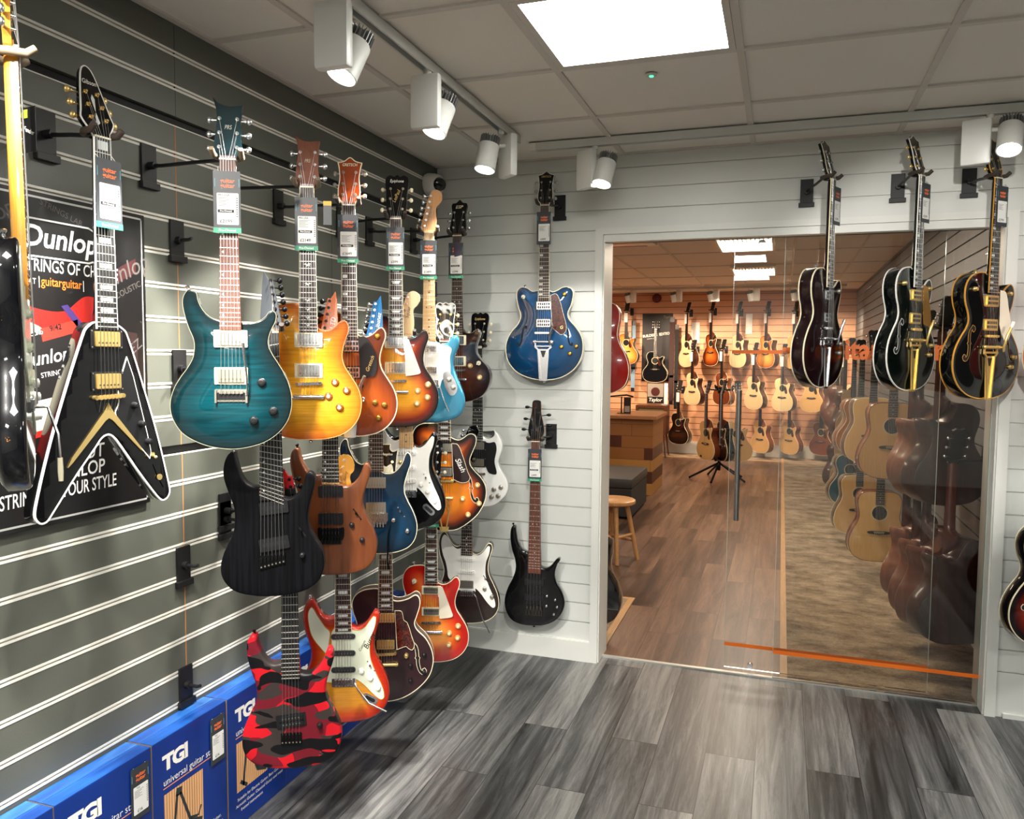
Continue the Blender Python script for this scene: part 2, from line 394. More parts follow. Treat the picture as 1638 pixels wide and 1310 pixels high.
def bridge(parent, typ, v, M, u=0, d=0, M2=None):
    F = FR_MM; n = 6
    if typ in ('tom', 'tomstop', 'stop'):
        mb = MB(); tilt = .05
        for s in (-1, 1): mb.cyl(F(s*37, v+s*1.5, d), F(s*37, v+s*1.5, d+12), .0055, n=12)
        mb.prism(rrect(84, 9, 3, u, v, .04), d+6, d+12)
        for i in range(6): mb.prism(rrect(5.5, 11, 1, u+(i-2.5)*10.4, v+(i-2.5)*.4), d+8, d+14)
        b = mb.obj('bridge', M, parent, 30)
        if typ == 'tomstop':
            t = MB(); w = v-42
            for s in (-1, 1): t.cyl(F(s*41, w, d-1), F(s*41, w, d+13), .007, n=14)
            t.tube([F(-47, w, d+7), F(-40, w, d+9), F(40, w, d+9), F(47, w, d+7)], .0068, 10); t.obj('tailpiece', M, parent, 40)
    if typ == 'wrap':
        t = MB()
        for s in (-1, 1): t.cyl(F(s*43, v, d-1), F(s*43, v, d+13), .0075, n=14)
        t.tube([F(-48, v, d+8), F(-38, v+2, d+10), F(38, v+2, d+10), F(48, v, d+8)], .0075, 10)
        for i in range(6): t.prism(rrect(6, 12, 1, (i-2.5)*10.4, v+4), d+12, d+17)
        t.obj('bridge', M, parent, 40)
    if typ == 'strat':
        mb = MB(); mb.prism(rrect(82, 30, 2, u, v-8), d, d+3)
        for i in range(6):
            mb.prism(rrect(9.6, 18, 1, u+(i-2.5)*10.6, v-6), d+3, d+9); mb.cyl(F(u+(i-2.5)*10.6, v-22, d+5), F(u+(i-2.5)*10.6, v-14, d+5), .0018, n=8)
            mb.cyl(F(u+(i-2.5)*10.6, v+6, d+3), F(u+(i-2.5)*10.6, v+6, d+5), .0022, n=8)
        mb.obj('bridge', M, parent, 30)
    if typ == 'prs':
        mb = MB(); mb.prism(rrect(84, 34, 3, u, v-10), d, d+4); mb.prism(rrect(76, 20, 2, u, v-12), d+4, d+5, 1)
        for i in range(6): mb.prism(rrect(9, 10, 1, u+(i-2.5)*10.6, v), d+4, d+11); mb.cyl(F(u+(i-2.5)*12, v-28, d+3), F(u+(i-2.5)*12, v-23, d+3), .002, n=8)
        mb.box(*(x/1000 for x in (-43, -38, -d-12, -d, v-30, v+6))); mb.box(*(x/1000 for x in (38, 43, -d-12, -d, v-30, v+6)))
        mb.obj('bridge', [M, BLKP], parent, 30)
    if typ == 'floyd':
        mb = MB(); mb.prism([(-44, v+12), (44, v+12), (44, v-16), (38, v-30), (-38, v-30), (-44, v-16)], d-1, d+4)
        for i in range(6):
            x = (i-2.5)*10.8; mb.prism(rrect(9.4, 34, 1.5, x, v-4), d+4, d+11); mb.cyl(F(x, v-40, d+8), F(x, v-18, d+8), .0032, n=10); mb.cyl(F(x, v+6, d+11), F(x, v+6, d+13), .0028, n=8)
        for s in (-1, 1): mb.cyl(F(s*38, v+10, d), F(s*38, v+10, d+7), .005, n=12)
        b = mb.obj('bridge', M, parent, 30)
        MB().prism(rrect(70, 14, 4, 0, v-38), d+.2, d+1.2).obj('tuner_recess', BLKP, b)
    if typ == 'hard':
        mb = MB(); K = M2 or 7; ang = -.16 if K == 7 else 0
        for i in range(K):
            x = (i-(K-1)/2)*10.8; y = v+x*sin(ang)*-1.6 if K == 7 else v
            mb.prism(rrect(9.6, 36, 1, x, y-10), d, d+6); mb.prism(rrect(7.6, 14, 1, x, y-2), d+6, d+10); mb.prism(circ(x, y-22, 2.4, 8), d+6, d+6.6, 1)
        mb.obj('bridge', [M, NICKEL], parent, 30)
    if typ == 'bass':
        mb = MB()
        for i in range(5):
            x = (i-2)*17.5; mb.prism(rrect(15.5, 52, 1.5, x, v-14), d, d+6); mb.prism(rrect(12, 22, 1.5, x, v), d+6, d+14); mb.cyl(F(x, v-36, d+9), F(x, v-12, d+9), .002, n=8)
        mb.obj('bridge', M, parent, 30)
    if typ in ('bigsby', 'bigsbyb'):
        t = MB()
        mb = MB(); mb.prism(rrect(88, 9, 3, u, v), d+6, d+12)
        for s in (-1, 1): mb.cyl(F(s*36, v, d), F(s*36, v, d+8), .006, n=12)
        for i in range(6): mb.prism(rrect(6, 10, 1, (i-2.5)*10.6, v), d+8, d+14)
        mb.prism(rrect(96, 14, 6, u, v), d, d+5, 1); mb.obj('bridge', [M, BLKP], parent, 30)
        w = v-58
        for s in (-1, 1):        # side cheeks
            t.prism([(s*36, w+22), (s*42, w+22), (s*44, w-14), (s*30, w-26), (s*16, 4), (s*8, 4), (s*24, w-22), (s*36, w-8)], d+3, d+9)
        t.tube([F(-46, w+14, d+13), F(46, w+14, d+13)], .0058, 12); t.tube([F(-42, w-8, d+7), F(42, w-8, d+7)], .0045, 10)
        for s in (-1, 1): t.cyl(F(s*43, w+14, d+2), F(s*43, w+14, d+16), .0075, n=14); t.sphere(F(s*48, w+14, d+13), .007, 12)
        t.prism([(-30, w-22), (30, w-22), (20, -3), (-20, -3)], d+2, d+4)
        t.prism([(-18, 6), (18, 6), (16, -4), (-16, -4)], d-60 if typ == 'bigsby' else d-40, d+3)
        tp = t.obj('vibrato_tailpiece', M, parent, 35)
        MB().prism([(-14, w-30), (14, w-30), (4, w-62), (-4, w-62)], d+4.1, d+4.8).obj('vee_cutout', BLKP, tp)
        a = MB(); a.tube([F(46, w+14, d+22), F(52, w+6, d+28), F(40, w-2, d+34), F(34, w+24, d+40), F(44, w+66, d+46), F(58, w+96, d+50)], [.0045, .0045, .0045, .0055, .006, .0055], 10); a.cyl(F(46, w+14, d+12), F(46, w+14, d+30), .0055, n=12)
        ar = a.obj('vibrato_arm', M, parent, 40)
        if typ == 'bigsby': MB().tube([F(56, w+92, d+49.5), F(62, w+106, d+51), F(66, w+116, d+52)], [.0065, .008, .006], 10).obj('arm_grip', WHITEP, ar, 40)
    if typ == 'trapeze':
        mb = MB(); mb.prism(rrect(86, 9, 3, u, v), d+6, d+12); mb.prism(rrect(104, 13, 5, u, v), d, d+5, 1)
        for s in (-1, 1): mb.cyl(F(s*36, v, d+4), F(s*36, v, d+7), .008, n=12)
        for i in range(6): mb.prism(rrect(6, 10, 1, (i-2.5)*10.6, v), d+8, d+14)
        mb.obj('bridge', [M, mat('bridge_foot_wood', '#15100e', .4)], parent, 30)
        t = MB(); w = v-78; t.tube([F(-40, w, d+9), F(40, w, d+9)], .006, 10); t.prism(rrect(72, 12, 3, 0, w), d+6, d+10)
        for s in (-1, 1): t.tube([F(s*30, w, d+8), F(s*10, w-34, d+6), F(s*24, w-60, d+5), F(s*10, 6, d+4)], .0028, 8); t.tube([F(s*6, w, d+8), F(s*26, w-34, d+6), F(s*8, 6, d+4)], .0024, 8)
        t.prism([(-22, 18), (22, 18), (18, -3), (-18, -3)], d+2, d+6); t.prism([(-18, 0), (18, 0), (18, -4), (-18, -4)], d-45, d+4)
        t.obj('tailpiece', M, parent, 40)
def tuner(parent, pu, pv, bu, bv, M, MB_, fr, wing=False, hd=0):
    mb = MB()
    def P(u, v, d): return fr(u, v, d)
    def cyl(a, b, r, n=10, mi=0):
        mb.cyl(P(*a), P(*b), r, n=n, mi=mi)
    mb.cyl(P(pu, pv, 0), P(pu, pv, 1.6), .0052, n=12, mi=0); mb.cyl(P(pu, pv, 1.6), P(pu, pv, 7.5), .003, n=10, mi=0)
    mb.cyl(P(pu, pv, -12), P(bu, bv, -12), .0022, n=8, mi=0)
    s = 1 if bu > pu else -1
    if wing: mb.sphere(P(bu+s*3, bv, -12), .011, 12, 1, (1.1, .35, .7)); mb.sphere(P(bu-s*6, bv, -12), .005, 10, 0)
    else: mb.sphere(P(bu, bv, -12), .0085, 12, 1, (.95, .6, 1.05)); mb.cyl(P(bu-s*11, bv, -12), P(bu-s*7, bv, -12), .004, n=10, mi=0)
    return mb.obj('tuner', [M, MB_], parent, 50)
def guitar(name, label, loc, psi, S, cat='guitar', group=None, detail=2, lean=0):
    """S: dictionary describing the instrument"""
    F = FR_MM; root = thing(name, label, cat, loc, psi, group)
    if lean: root.rotation_euler = (lean, 0, psi)
    out = ccw(subdiv_curve(S['body'], True, S.get('step', 6 if detail > 1 else 14))); T = S.get('T', 45); arch = S.get('arch', 0); rf = S.get('rf', 3)
    top = S['top']; side = S.get('side', top); back = S.get('back', side)
    body = body_mesh(root, out, T, arch, rf, [top, side, back], grid=(9 if arch else 16) if detail > 1 else 30, rb=S.get('rb', 4))
    hgt = lambda u, v: arch_h(seg_dist(u, v, out), arch) if inside(u, v, out) else -arch
    if S.get('bind'):
        mb = MB(); sweep_rim(mb, out, -arch+.5, -arch-5, .5, S.get('bw', 2.6)); mb.obj('binding', S['bind'], body)
    if S.get('bindb'):
        mb = MB(); sweep_rim(mb, out, -T+5, -T-.4, .5, 3); mb.obj('back_binding', S['bindb'], body)
    vn = S['vn']; fe = S['fe']; scale = S.get('scale', 628); wn = S.get('wn', 42)/2; wb = S.get('wb', 56)/2; fd = S.get('fd', 7)
    wid = lambda v: wn+(wb-wn)*(vn-v)/(vn-fe)
    # neck: D section from inside the body to the nut, blending into the head
    nk = MB(); hv = S.get('heel', fe+40); K = 10; secs = []
    bodytop = S.get('join', hv+60)
    for v, dep, wf in [(fe-2 if fe < hv else hv, 5, 1), (bodytop-25, min(T-6, S.get('heeld', 40)), 1.05), (bodytop+8, min(T-8, S.get('heeld', 36)), 1.02), (bodytop+30, 24, 1), (bodytop+60, 20, 1), (vn-20, 19, 1), (vn-3, 17, 1), (vn+12, 15, 1.0)]:
        w = wid(min(v, vn))*wf; secs.append([F(w*cos(pi*i/K), v, (fd-5)-dep*(sin(pi*i/K)**.8)) for i in range(K+1)])
    for s_ in secs: nk.v += s_
    n1 = K+1
    for k in range(len(secs)-1):
        for i in range(K): nk.f.append((k*n1+i, k*n1+i+1, (k+1)*n1+i+1, (k+1)*n1+i)); nk.m.append(0)
        nk.f.append((k*n1+K, k*n1, (k+1)*n1, (k+1)*n1+K)); nk.m.append(0)
    nk.f += [tuple(range(n1)), tuple(range(len(secs)*n1-1, (len(secs)-1)*n1-1, -1))]; nk.m += [0, 0]
    neck = nk.obj('neck', S.get('neck', NECKMAHO), root, 50)
    # fretboard
    fb = MB(); fb.prism([(-wid(fe), fe), (wid(fe), fe), (wn, vn), (-wn, vn)], fd-5, fd, 0)
    board = fb.obj('fretboard', S.get('board', ROSE), root)
    if S.get('bbind') and detail > 1:
        b = MB()
        for s in (-1, 1): b.prism([(s*(wid(fe)-.2), fe), (s*(wid(fe)+1.4), fe), (s*(wn+1.4), vn), (s*(wn-.2), vn)], fd-5, fd+.15)
        b.obj('fretboard_binding', S['bbind'], board)
    nf = S.get('nf', 22); fv = lambda k: vn-scale*(1-2**(-k/12))
    if detail > 0:
        fm = MB()
        for k in range(1, nf+1):
            v = fv(k); fan = S.get('fan', 0)
            if v < fe+1: break
            w = wid(v)-.3; a = fan*(k-7)
            fm.prism([(-w, v-.95+a), (w, v-.95-a), (w, v+.95-a), (-w, v+.95+a)], fd, fd+.8)
        fm.obj('frets', S.get('fretm', FRETM), board)
    inl = S.get('inlay', 'dot')
    if inl and detail > 1:
        im = MB()
        for k in (3, 5, 7, 9, 12, 15, 17, 19, 21) if inl not in ('block', 'blocks1') else (1, 3, 5, 7, 9, 12, 15, 17, 19, 21):
            if k > nf: break
            v = (fv(k)+fv(k-1))/2; hh = (fv(k-1)-fv(k)); w = wid(v)
            if v < fe+4: break
            if inl == 'dot':
                if k == 12: im.prism(circ(-11, v, 3, 10), fd, fd+.3); im.prism(circ(11, v, 3, 10), fd, fd+.3)
                else: im.prism(circ(0, v, 3, 10), fd, fd+.3)
            elif inl in ('block', 'blocks1'): im.prism(rrect(w*1.25, hh*.6, 1, 0, v), fd, fd+.3)
            elif inl == 'trap': im.prism([(-w*.72, v+hh*.26), (w*.72, v+hh*.26), (w*.5, v-hh*.26), (-w*.5, v-hh*.26)], fd, fd+.3)
            elif inl == 'bird':
                b = [(-12, 2), (-5, 5), (-1, 1), (3, 6), (11, 3), (5, 0), (10, -5), (2, -2), (-3, -6), (-3, -1)]; sc = min(1, hh/16)
                im.prism([(x*sc*(1 if k % 2 else -1), v+y*sc) for x, y in b], fd, fd+.3)
            elif inl == 'thumb': im.prism(rrect(w*.7, hh*.5, 3, -w*.55, v), fd, fd+.3)
            elif inl == 'side': im.prism(circ(-w*.62, v, 3.2, 10), fd, fd+.3)
        im.obj('inlays', S.get('inlm', PEARL), board)
    # nut and head
    MB().prism(rrect(wn*2+1, 4.5, 1, 0, vn+2), fd-5, fd+2).obj('nut', S.get('nutm', CREAM), root)
    tilt = radians(S.get('tilt', 14)); hd0 = fd-4 if S.get('tilt', 14) else fd-8
    ct, st = cos(tilt), sin(tilt)
    HF = lambda u, v, d: F(u, vn+v*ct+d*st, hd0-v*st+d*ct)
    hp = subdiv_curve(S['head'], True, 5 if detail > 1 else 14); hm = MB(); hm.prism(hp, -14, 0, 0, HF, 1)
    head = hm.obj('headstock', [S['headm'], S.get('headside', S['headm'])], root)
    if S.get('headbind'):
        hb = MB(); A = offset(ccw(hp), -.8); B = offset(ccw(hp), 2.4); n = len(A); hb.add([HF(u, v, .3) for u, v in A]+[HF(u, v, .3) for u, v in B]+[HF(u, v, -2.5) for u, v in A], [(i, (i+1) % n, n+(i+1) % n, n+i) for i in range(n)]+[(2*n+i, 2*n+(i+1) % n, (i+1) % n, i) for i in range(n)])
        hb.obj('head_binding', S['headbind'], head)
    tm, bm_ = S.get('tunm', CHROME), S.get('butm', S.get('tunm', CHROME))
    if detail > 0:
        for t in S.get('tuners', []): tuner(head, *t, tm, bm_, HF, wing=S.get('wing', False))
    else:
        mb = MB()
        for t in S.get('tuners', []):
            mb.cyl(HF(t[0], t[1], -6), HF(t[2], t[3], -6), .003, n=6); mb.sphere(HF(t[2], t[3], -6), .009, 8)
        mb.obj('tuners', tm, head)
    for lg in S.get('logo', []):
        txt, u, v, size, rot, m, sx = (list(lg)+[1.])[:7]
        lm = MB(); add_text(lm, txt, size, HF, u, v, .5, sx=sx, rot=rot, shear=.15, bold=.01); lm.obj('logo', m, head)
    for pg in S.get('headpoly', []):
        MB().prism(pg[0], 0, .5, 0, HF).obj(pg[2], pg[1], head)
    # strings
    ns = S.get('ns', 6); bv = S.get('bv', 150); bd = S.get('bd', 15); tv = S.get('tv', None); sp = S.get('sp', 52)
    if detail > 0:
        for i in range(ns):
            f = i/(ns-1)-.5; un = f*(wn*2-8); ub = f*sp; pts = []
            if S.get('tuners'):
                tu = S['tuners'][min(i, len(S['tuners'])-1)] if S.get('inline') else None
                if not tu:
                    L = [t for t in S['tuners'] if t[0] < 0]; R = [t for t in S['tuners'] if t[0] > 0]
                    L.sort(key=lambda t: t[1]); R.sort(key=lambda t: -t[1]); al = L+R; tu = al[min(i, len(al)-1)]
                pts.append(HF(tu[0], tu[1], 4))
            pts += [F(un, vn+2, fd+2.6), F(ub, bv, bd)]
            if tv is not None: pts.append(F(ub*S.get('tsp', 1), tv, S.get('td', bd-4)))
            smb = MB(); smb.tube(pts, (.00074-.00006*i) if ns < 7 and name != 'bass_guitar' else (.0009 if name == 'bass_guitar' else .0006), 5); smb.obj('string', STRING, root, True)
    # furniture on the top
    for g in S.get('guards', []):
        gp = subdiv_curve(g[0], True, 6) ; z = g[2]; mb = MB(); mb.prism(gp, z-1.5, z+1.2)
        go = mb.obj('pickguard', g[1], root)
        if len(g) > 3 and g[3]:
            r = MB(); sweep_rim(r, gp, z+1.4, z-1.5, .6, 1.3); r.obj('pickguard_edge', g[3], go)
    for p in S.get('pickups', []): pickup(root, **p)
    if S.get('bridge'): bridge(root, *S['bridge'][:3], **(S['bridge'][3] if len(S['bridge']) > 3 else {}))
    for k in S.get('knobs', []): knob(root, k[0], k[1], k[2], (k[3] if len(k) > 3 else hgt(k[0], k[1])))
    for s_ in S.get('switches', []):
        u, v = s_[:2]; z = hgt(u, v)+(s_[3] if len(s_) > 3 else 0); mb = MB()
        if s_[2] == 'toggle':
            mb.cyl(F(u, v, z), F(u, v, z+2.5), .0105 if len(s_) < 5 else .006, n=18, mi=s_[4] if len(s_) > 4 else 0); mb.cyl(F(u, v, z+2), F(u-4, v-6, z+16), .0022, n=8, mi=1); mb.sphere(F(u-4, v-6, z+17), .0045, 10, 1)
        elif s_[2] == 'blade':
            a = .45; mb.prism(rrect(34, 4, 1, u, v, -radians(55)), z, z+1, 0); mb.cyl(F(u, v, z), F(u-3, v+5, z+12), .0018, n=8, mi=1); mb.sphere(F(u-3, v+5, z+12), .004, 8, 1, (1, 1, 1.5))
            for q in (-1, 1): mb.cyl(F(u+q*12, v-q*17, z), F(u+q*12, v-q*17, z+1.8), .0028, n=8, mi=1)
        mb.obj('switch', [S.get('swm', CREAM), S.get('swm2', CHROME)], root, 40)
    for j in S.get('jacks', []):
        mb = MB(); u, v, a = j; z = hgt(u, v); mb.prism(rrect(62, 26, 12, u, v, a), z, z+2.2, 0); mb.prism(rrect(40, 15, 7, u, v, a), z+2.2, z+2.8, 1)
        mb.obj('jack_plate', [CHROME, mat('jack_dish', '#55565a', .3, 1.)], root, 30)
    for fh in S.get('fholes', []):
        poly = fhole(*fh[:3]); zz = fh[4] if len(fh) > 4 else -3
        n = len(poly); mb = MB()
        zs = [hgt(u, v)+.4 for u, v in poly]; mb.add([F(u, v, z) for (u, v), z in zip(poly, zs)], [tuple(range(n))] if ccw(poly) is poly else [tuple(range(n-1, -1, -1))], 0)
        fo = mb.obj('f_hole', mat('hollow_shade', '#070606', .9), root)  # flat near-black face stands in for the shaded hollow inside
        if fh[3]:
            r = MB(); P = ccw(poly); A = offset(P, -1.8); n = len(P)
            r.add([F(u, v, hgt(u, v)+.8) for u, v in P]+[F(u, v, hgt(u, v)+.5) for u, v in A], [(i, n+i, n+(i+1) % n, (i+1) % n) for i in range(n)]); r.obj('f_hole_binding', fh[3], fo)
    for b_ in S.get('buttons', []):
        u, v, du, dv = b_; mb = MB(); c = Vector(F(u, v, -T*.5)); ax = Vector((du, 0, dv)).normalized()
        mb.lathe([(.0035, -.002), (.003, .004), (.006, .008), (.0065, .011), (.004, .013), (0, .0132)], c, ax, 12); mb.obj('strap_button', S.get('btnm', CHROME), root, 40)
    if S.get('soundhole'):
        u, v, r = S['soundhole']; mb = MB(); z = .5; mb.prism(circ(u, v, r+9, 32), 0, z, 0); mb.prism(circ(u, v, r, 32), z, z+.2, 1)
        mb.obj('soundhole', [mat('rosette', '#cdbb92', .4), mat('hollow_shade', '#070606', .9)], body)  # dark disc painted for the shaded hollow, no opening is cut
    if S.get('abridge'):
        v, w = S['abridge']; mb = MB(); mb.prism(subdiv_curve([(-w, v+2), (-w+18, v+9), (0, v+11), (w-18, v+9), (w, v+2), (w-6, v-7), (w*.45, v-12), (0, v-17), (-w*.45, v-12), (-w+6, v-7)], True, 8), 0, 7, 0); mb.prism(rrect(74, 3, 1, 0, v+3), 7, 10, 1)
        if detail > 0:
            for i in range(6): mb.cyl(F((i-2.5)*11, v-6, 6), F((i-2.5)*11, v-6, 9.5), .0028, n=6, mi=1)
        mb.obj('bridge', [EBONY, CREAM], root)
    for m_, u, v, txt, size, rot, z in S.get('marks', []):
        mb = MB(); add_text(mb, txt, size, F, u, v, z, rot=rot, bold=.008, shear=.2); mb.obj('signature_mark', m_, root)
    if S.get('extra'): S['extra'](root, S, hgt)
    return root
def fhole(u, v, s=1, flip=0):
    """slim f outline centred at (u, v); s<0 mirrors"""
    k = abs(s); sg = 1 if s > 0 else -1
    c = [(14, 58), (20, 66), (30, 62), (32, 50), (24, 42), (19, 46), (19, 52), (13, 46), (8, 26), (6, 6), (9, 0), (5, -4), (3, -26), (-4, -50), (-16, -64), (-28, -62), (-32, -50), (-26, -41), (-19, -44), (-20, -52), (-13, -48), (-7, -28), (-5, -6), (-8, 0), (-4, 4), (-2, 26), (4, 46)]
    return subdiv_curve([(u+x*sg*k, v+y*k) for x, y in c], True, 8)
# ---------------------------------------------------------------- body outlines (mm)
def mirl(right):      # left half from right half
    return [(-p[0], p[1])+tuple(p[2:]) for p in right][::-1]
LPL = [(-28, 432), (-70, 436), (-104, 424), (-124, 396), (-129, 360), (-120, 318), (-108, 285), (-105, 262), (-113, 235), (-135, 200), (-155, 165), (-165, 125), (-160, 80), (-138, 42), (-100, 14), (-50, 1)]
LPR = [(0, -1), (50, 1), (100, 14), (138, 42), (160, 80), (165, 125), (155, 165), (135, 200), (113, 235), (105, 262), (106, 288), (114, 318), (124, 348), (123, 370), (111, 385), (98, 380), (84, 366), (66, 355), (46, 352), (28, 360)]
LP = LPL+LPR
STRAT = [(-28, 386), (-46, 380), (-64, 386), (-82, 406), (-95, 432), (-108, 450), (-122, 446), (-136, 418), (-140, 380), (-134, 335), (-120, 292), (-113, 257), (-119, 222), (-136, 182), (-154, 142), (-162, 100), (-155, 58), (-130, 25), (-90, 6), (-40, -1), (10, 0), (65, 6), (110, 22), (142, 50), (158, 88), (159, 122), (150, 160), (130, 205), (112, 242), (106, 270), (108, 305), (118, 345), (126, 375), (122, 396), (108, 402), (96, 388), (82, 366), (64, 350), (44, 344), (28, 350)]
SS = [(-28, 339), (-54, 337), (-73, 348), (-90, 375), (-102, 406), (-107, 430), (-117, 433), (-130, 418), (-135, 392), (-132, 356), (-121, 314), (-109, 277), (-106, 240), (-112, 209), (-130, 173), (-147, 130), (-153, 85), (-143, 45), (-118, 18), (-80, 3), (-40, -3), (0, -4), (42, -3), (88, 5), (123, 22), (145, 50), (154, 88), (152, 120), (138, 160), (119, 198), (107, 230), (107, 262), (118, 303), (130, 340), (131, 366), (121, 382), (112, 377), (100, 346), (84, 321), (64, 305), (44, 302), (28, 305)]
SS7 = [(-34, 330), (-57, 332), (-76, 344), (-91, 368), (-100, 397), (-106, 425), (-109, 438), (-118, 436), (-130, 421), (-139, 393), (-139, 357), (-126, 313), (-111, 268), (-109, 236), (-114, 196), (-130, 159), (-145, 123), (-152, 91), (-150, 62), (-135, 34), (-108, 12), (-70, 1), (-32, -4), (12, -4), (57, 1), (103, 15), (136, 42), (149, 75), (151, 108), (144, 137), (125, 170), (108, 204), (103, 236), (109, 277), (121, 322), (126, 350), (122, 366), (108, 374), (99, 366), (94, 342), (80, 314), (60, 297), (44, 293), (33, 296)]
PRS = [(-28, 354), (-54, 363), (-72, 380), (-84, 403), (-89, 426), (-96, 434), (-108, 437), (-118, 428), (-125, 411), (-125, 390), (-119, 360), (-110, 330), (-100, 305), (-97, 283), (-101, 253), (-114, 227), (-135, 197), (-152, 167), (-162, 132), (-162, 102), (-152, 72), (-134, 45), (-105, 24), (-68, 8), (-31, 0), (5, -2), (42, 3), (86, 17), (123, 43), (147, 75), (158, 110), (159, 146), (153, 176), (141, 207), (124, 237), (108, 263), (98, 289), (100, 311), (108, 333), (118, 354), (120, 372), (113, 382), (102, 380), (92, 367), (75, 355), (54, 349), (28, 348)]
VEE = [(-28, 370), (-50, 357), (-59, 345), (-107, 218), (-154, 80), (-190, -48), (-194, -80), (-182, -97), (-166, -96), (-150, -78), (-91, -1), (-35, 65), (-17, 86), (0, 92), (14, 84), (35, 58), (86, -14), (140, -84), (156, -97), (172, -94), (182, -78), (178, -48), (146, 80), (103, 218), (60, 343), (50, 355), (28, 366)]
BGO = [(-28, 447), (-60, 444), (-88, 460), (-116, 464), (-136, 449), (-141, 417), (-131, 363), (-119, 320), (-133, 281), (-166, 242), (-190, 195), (-195, 144), (-182, 92), (-145, 45), (-95, 17), (-37, 2), (9, 0), (65, 6), (119, 28), (164, 66), (192, 118), (199, 172), (189, 222), (160, 268), (127, 306), (121, 334), (136, 370), (146, 414), (144, 445), (122, 463), (92, 461), (64, 446), (41, 440), (28, 446)]
BASS = [(-29, 372), (-66, 388), (-88, 422), (-98, 468), (-104, 506), (-116, 510), (-128, 490), (-130, 438), (-120, 382), (-105, 335), (-101, 288), (-115, 239), (-143, 180), (-158, 121), (-151, 64), (-122, 18), (-73, -3), (-8, -5), (59, 5), (115, 36), (147, 84), (156, 130), (142, 180), (114, 227), (104, 274), (116, 322), (130, 346), (125, 356), (111, 350), (83, 315), (58, 300), (32, 305)]
R_ = [(0, -2), (50, 1), (97, 26), (148, 70), (178, 118), (190, 162), (188, 204), (168, 242), (136, 276), (117, 303), (116, 329), (128, 362), (142, 398), (143, 428), (127, 443), (107, 441), (81, 422), (60, 415), (28, 428)]
SEMI = [(-28, 486), (-70, 490), (-108, 486), (-134, 468), (-147, 438), (-144, 398), (-128, 360), (-117, 325), (-119, 300), (-136, 276), (-168, 242), (-188, 204), (-190, 162), (-178, 118), (-148, 70), (-97, 26), (-50, 1)]+R_
DANG = [(-28, 451), (-56, 453), (-91, 446), (-118, 428), (-131, 400), (-128, 362), (-116, 325), (-112, 300), (-122, 280), (-152, 250), (-177, 205), (-184, 154), (-168, 99), (-122, 48), (-62, 12), (0, 0), (62, 12), (122, 48), (168, 99), (185, 154), (180, 203), (156, 252), (121, 289), (112, 313), (121, 343), (133, 386), (130, 416), (115, 427), (86, 412), (52, 403), (28, 407)]
HOL = [(-28, 506), (-72, 508), (-112, 494), (-140, 464), (-150, 425), (-143, 382), (-127, 345), (-122, 315), (-133, 286), (-164, 248), (-192, 203), (-204, 156), (-198, 104), (-167, 54), (-114, 18), (-52, 2), (0, 0), (52, 2), (114, 18), (167, 54), (198, 104), (204, 156), (192, 203), (164, 248), (134, 286), (123, 315), (128, 345), (144, 385), (152, 425), (146, 456), (128, 470), (106, 460), (84, 442), (58, 434), (28, 442)]
OFFS = [(-28, 366), (-50, 362), (-66, 372), (-80, 392), (-96, 402), (-112, 394), (-118, 368), (-112, 330), (-104, 292), (-108, 258), (-124, 222), (-144, 180), (-156, 132), (-154, 84), (-134, 42), (-96, 14), (-50, 2), (0, -2), (50, 2), (96, 12), (134, 34), (152, 70), (152, 112), (136, 158), (118, 200), (106, 240), (108, 284), (124, 322), (128, 352), (120, 374), (104, 376), (88, 356), (72, 340), (50, 338), (28, 350)]
SG = [(-28, 366), (-46, 352), (-66, 344), (-84, 352), (-94, 372, 1), (-112, 350), (-124, 318), (-120, 285), (-108, 250), (-104, 224), (-118, 184), (-142, 145), (-154, 106), (-148, 66), (-120, 30), (-76, 8), (0, -2), (76, 6), (118, 34), (147, 69), (156, 109), (146, 143), (122, 181), (104, 220), (110, 250), (124, 290), (121, 327), (100, 366), (83, 386, 1), (84, 360), (66, 344), (44, 340), (28, 352)]
EC = [(-28, 415), (-66, 424), (-98, 415), (-118, 388), (-122, 352), (-112, 312), (-98, 280), (-92, 250), (-100, 222), (-122, 192), (-148, 160), (-162, 123), (-152, 74), (-118, 32), (-70, 8), (0, -1), (70, 8), (118, 30), (148, 68), (162, 123), (148, 168), (114, 203), (92, 235), (90, 265), (100, 300), (108, 325), (98, 346), (90, 342), (70, 328), (46, 326), (28, 338)]
# acoustic shapes
ACUT = [(-28, 498), (-80, 498), (-118, 480), (-140, 445), (-142, 405), (-128, 362), (-118, 330), (-122, 298), (-150, 250), (-186, 202), (-202, 150), (-198, 95), (-168, 42), (-110, 10), (-50, 0), (0, -2), (50, 0), (110, 10), (168, 42), (198, 95), (202, 150), (186, 202), (150, 250), (122, 298), (117, 330), (126, 362), (140, 400), (132, 425), (108, 424, 1), (88, 408), (60, 402), (28, 412)]
DREAD = [(-28, 508), (-85, 506), (-125, 490), (-145, 455), (-146, 410), (-138, 360), (-136, 320), (-148, 280), (-178, 225), (-198, 165), (-200, 105), (-178, 48), (-125, 12), (-60, 0), (0, -2)]
DREAD = DREAD+[(-u, v) for u, v in DREAD[::-1][1:]]
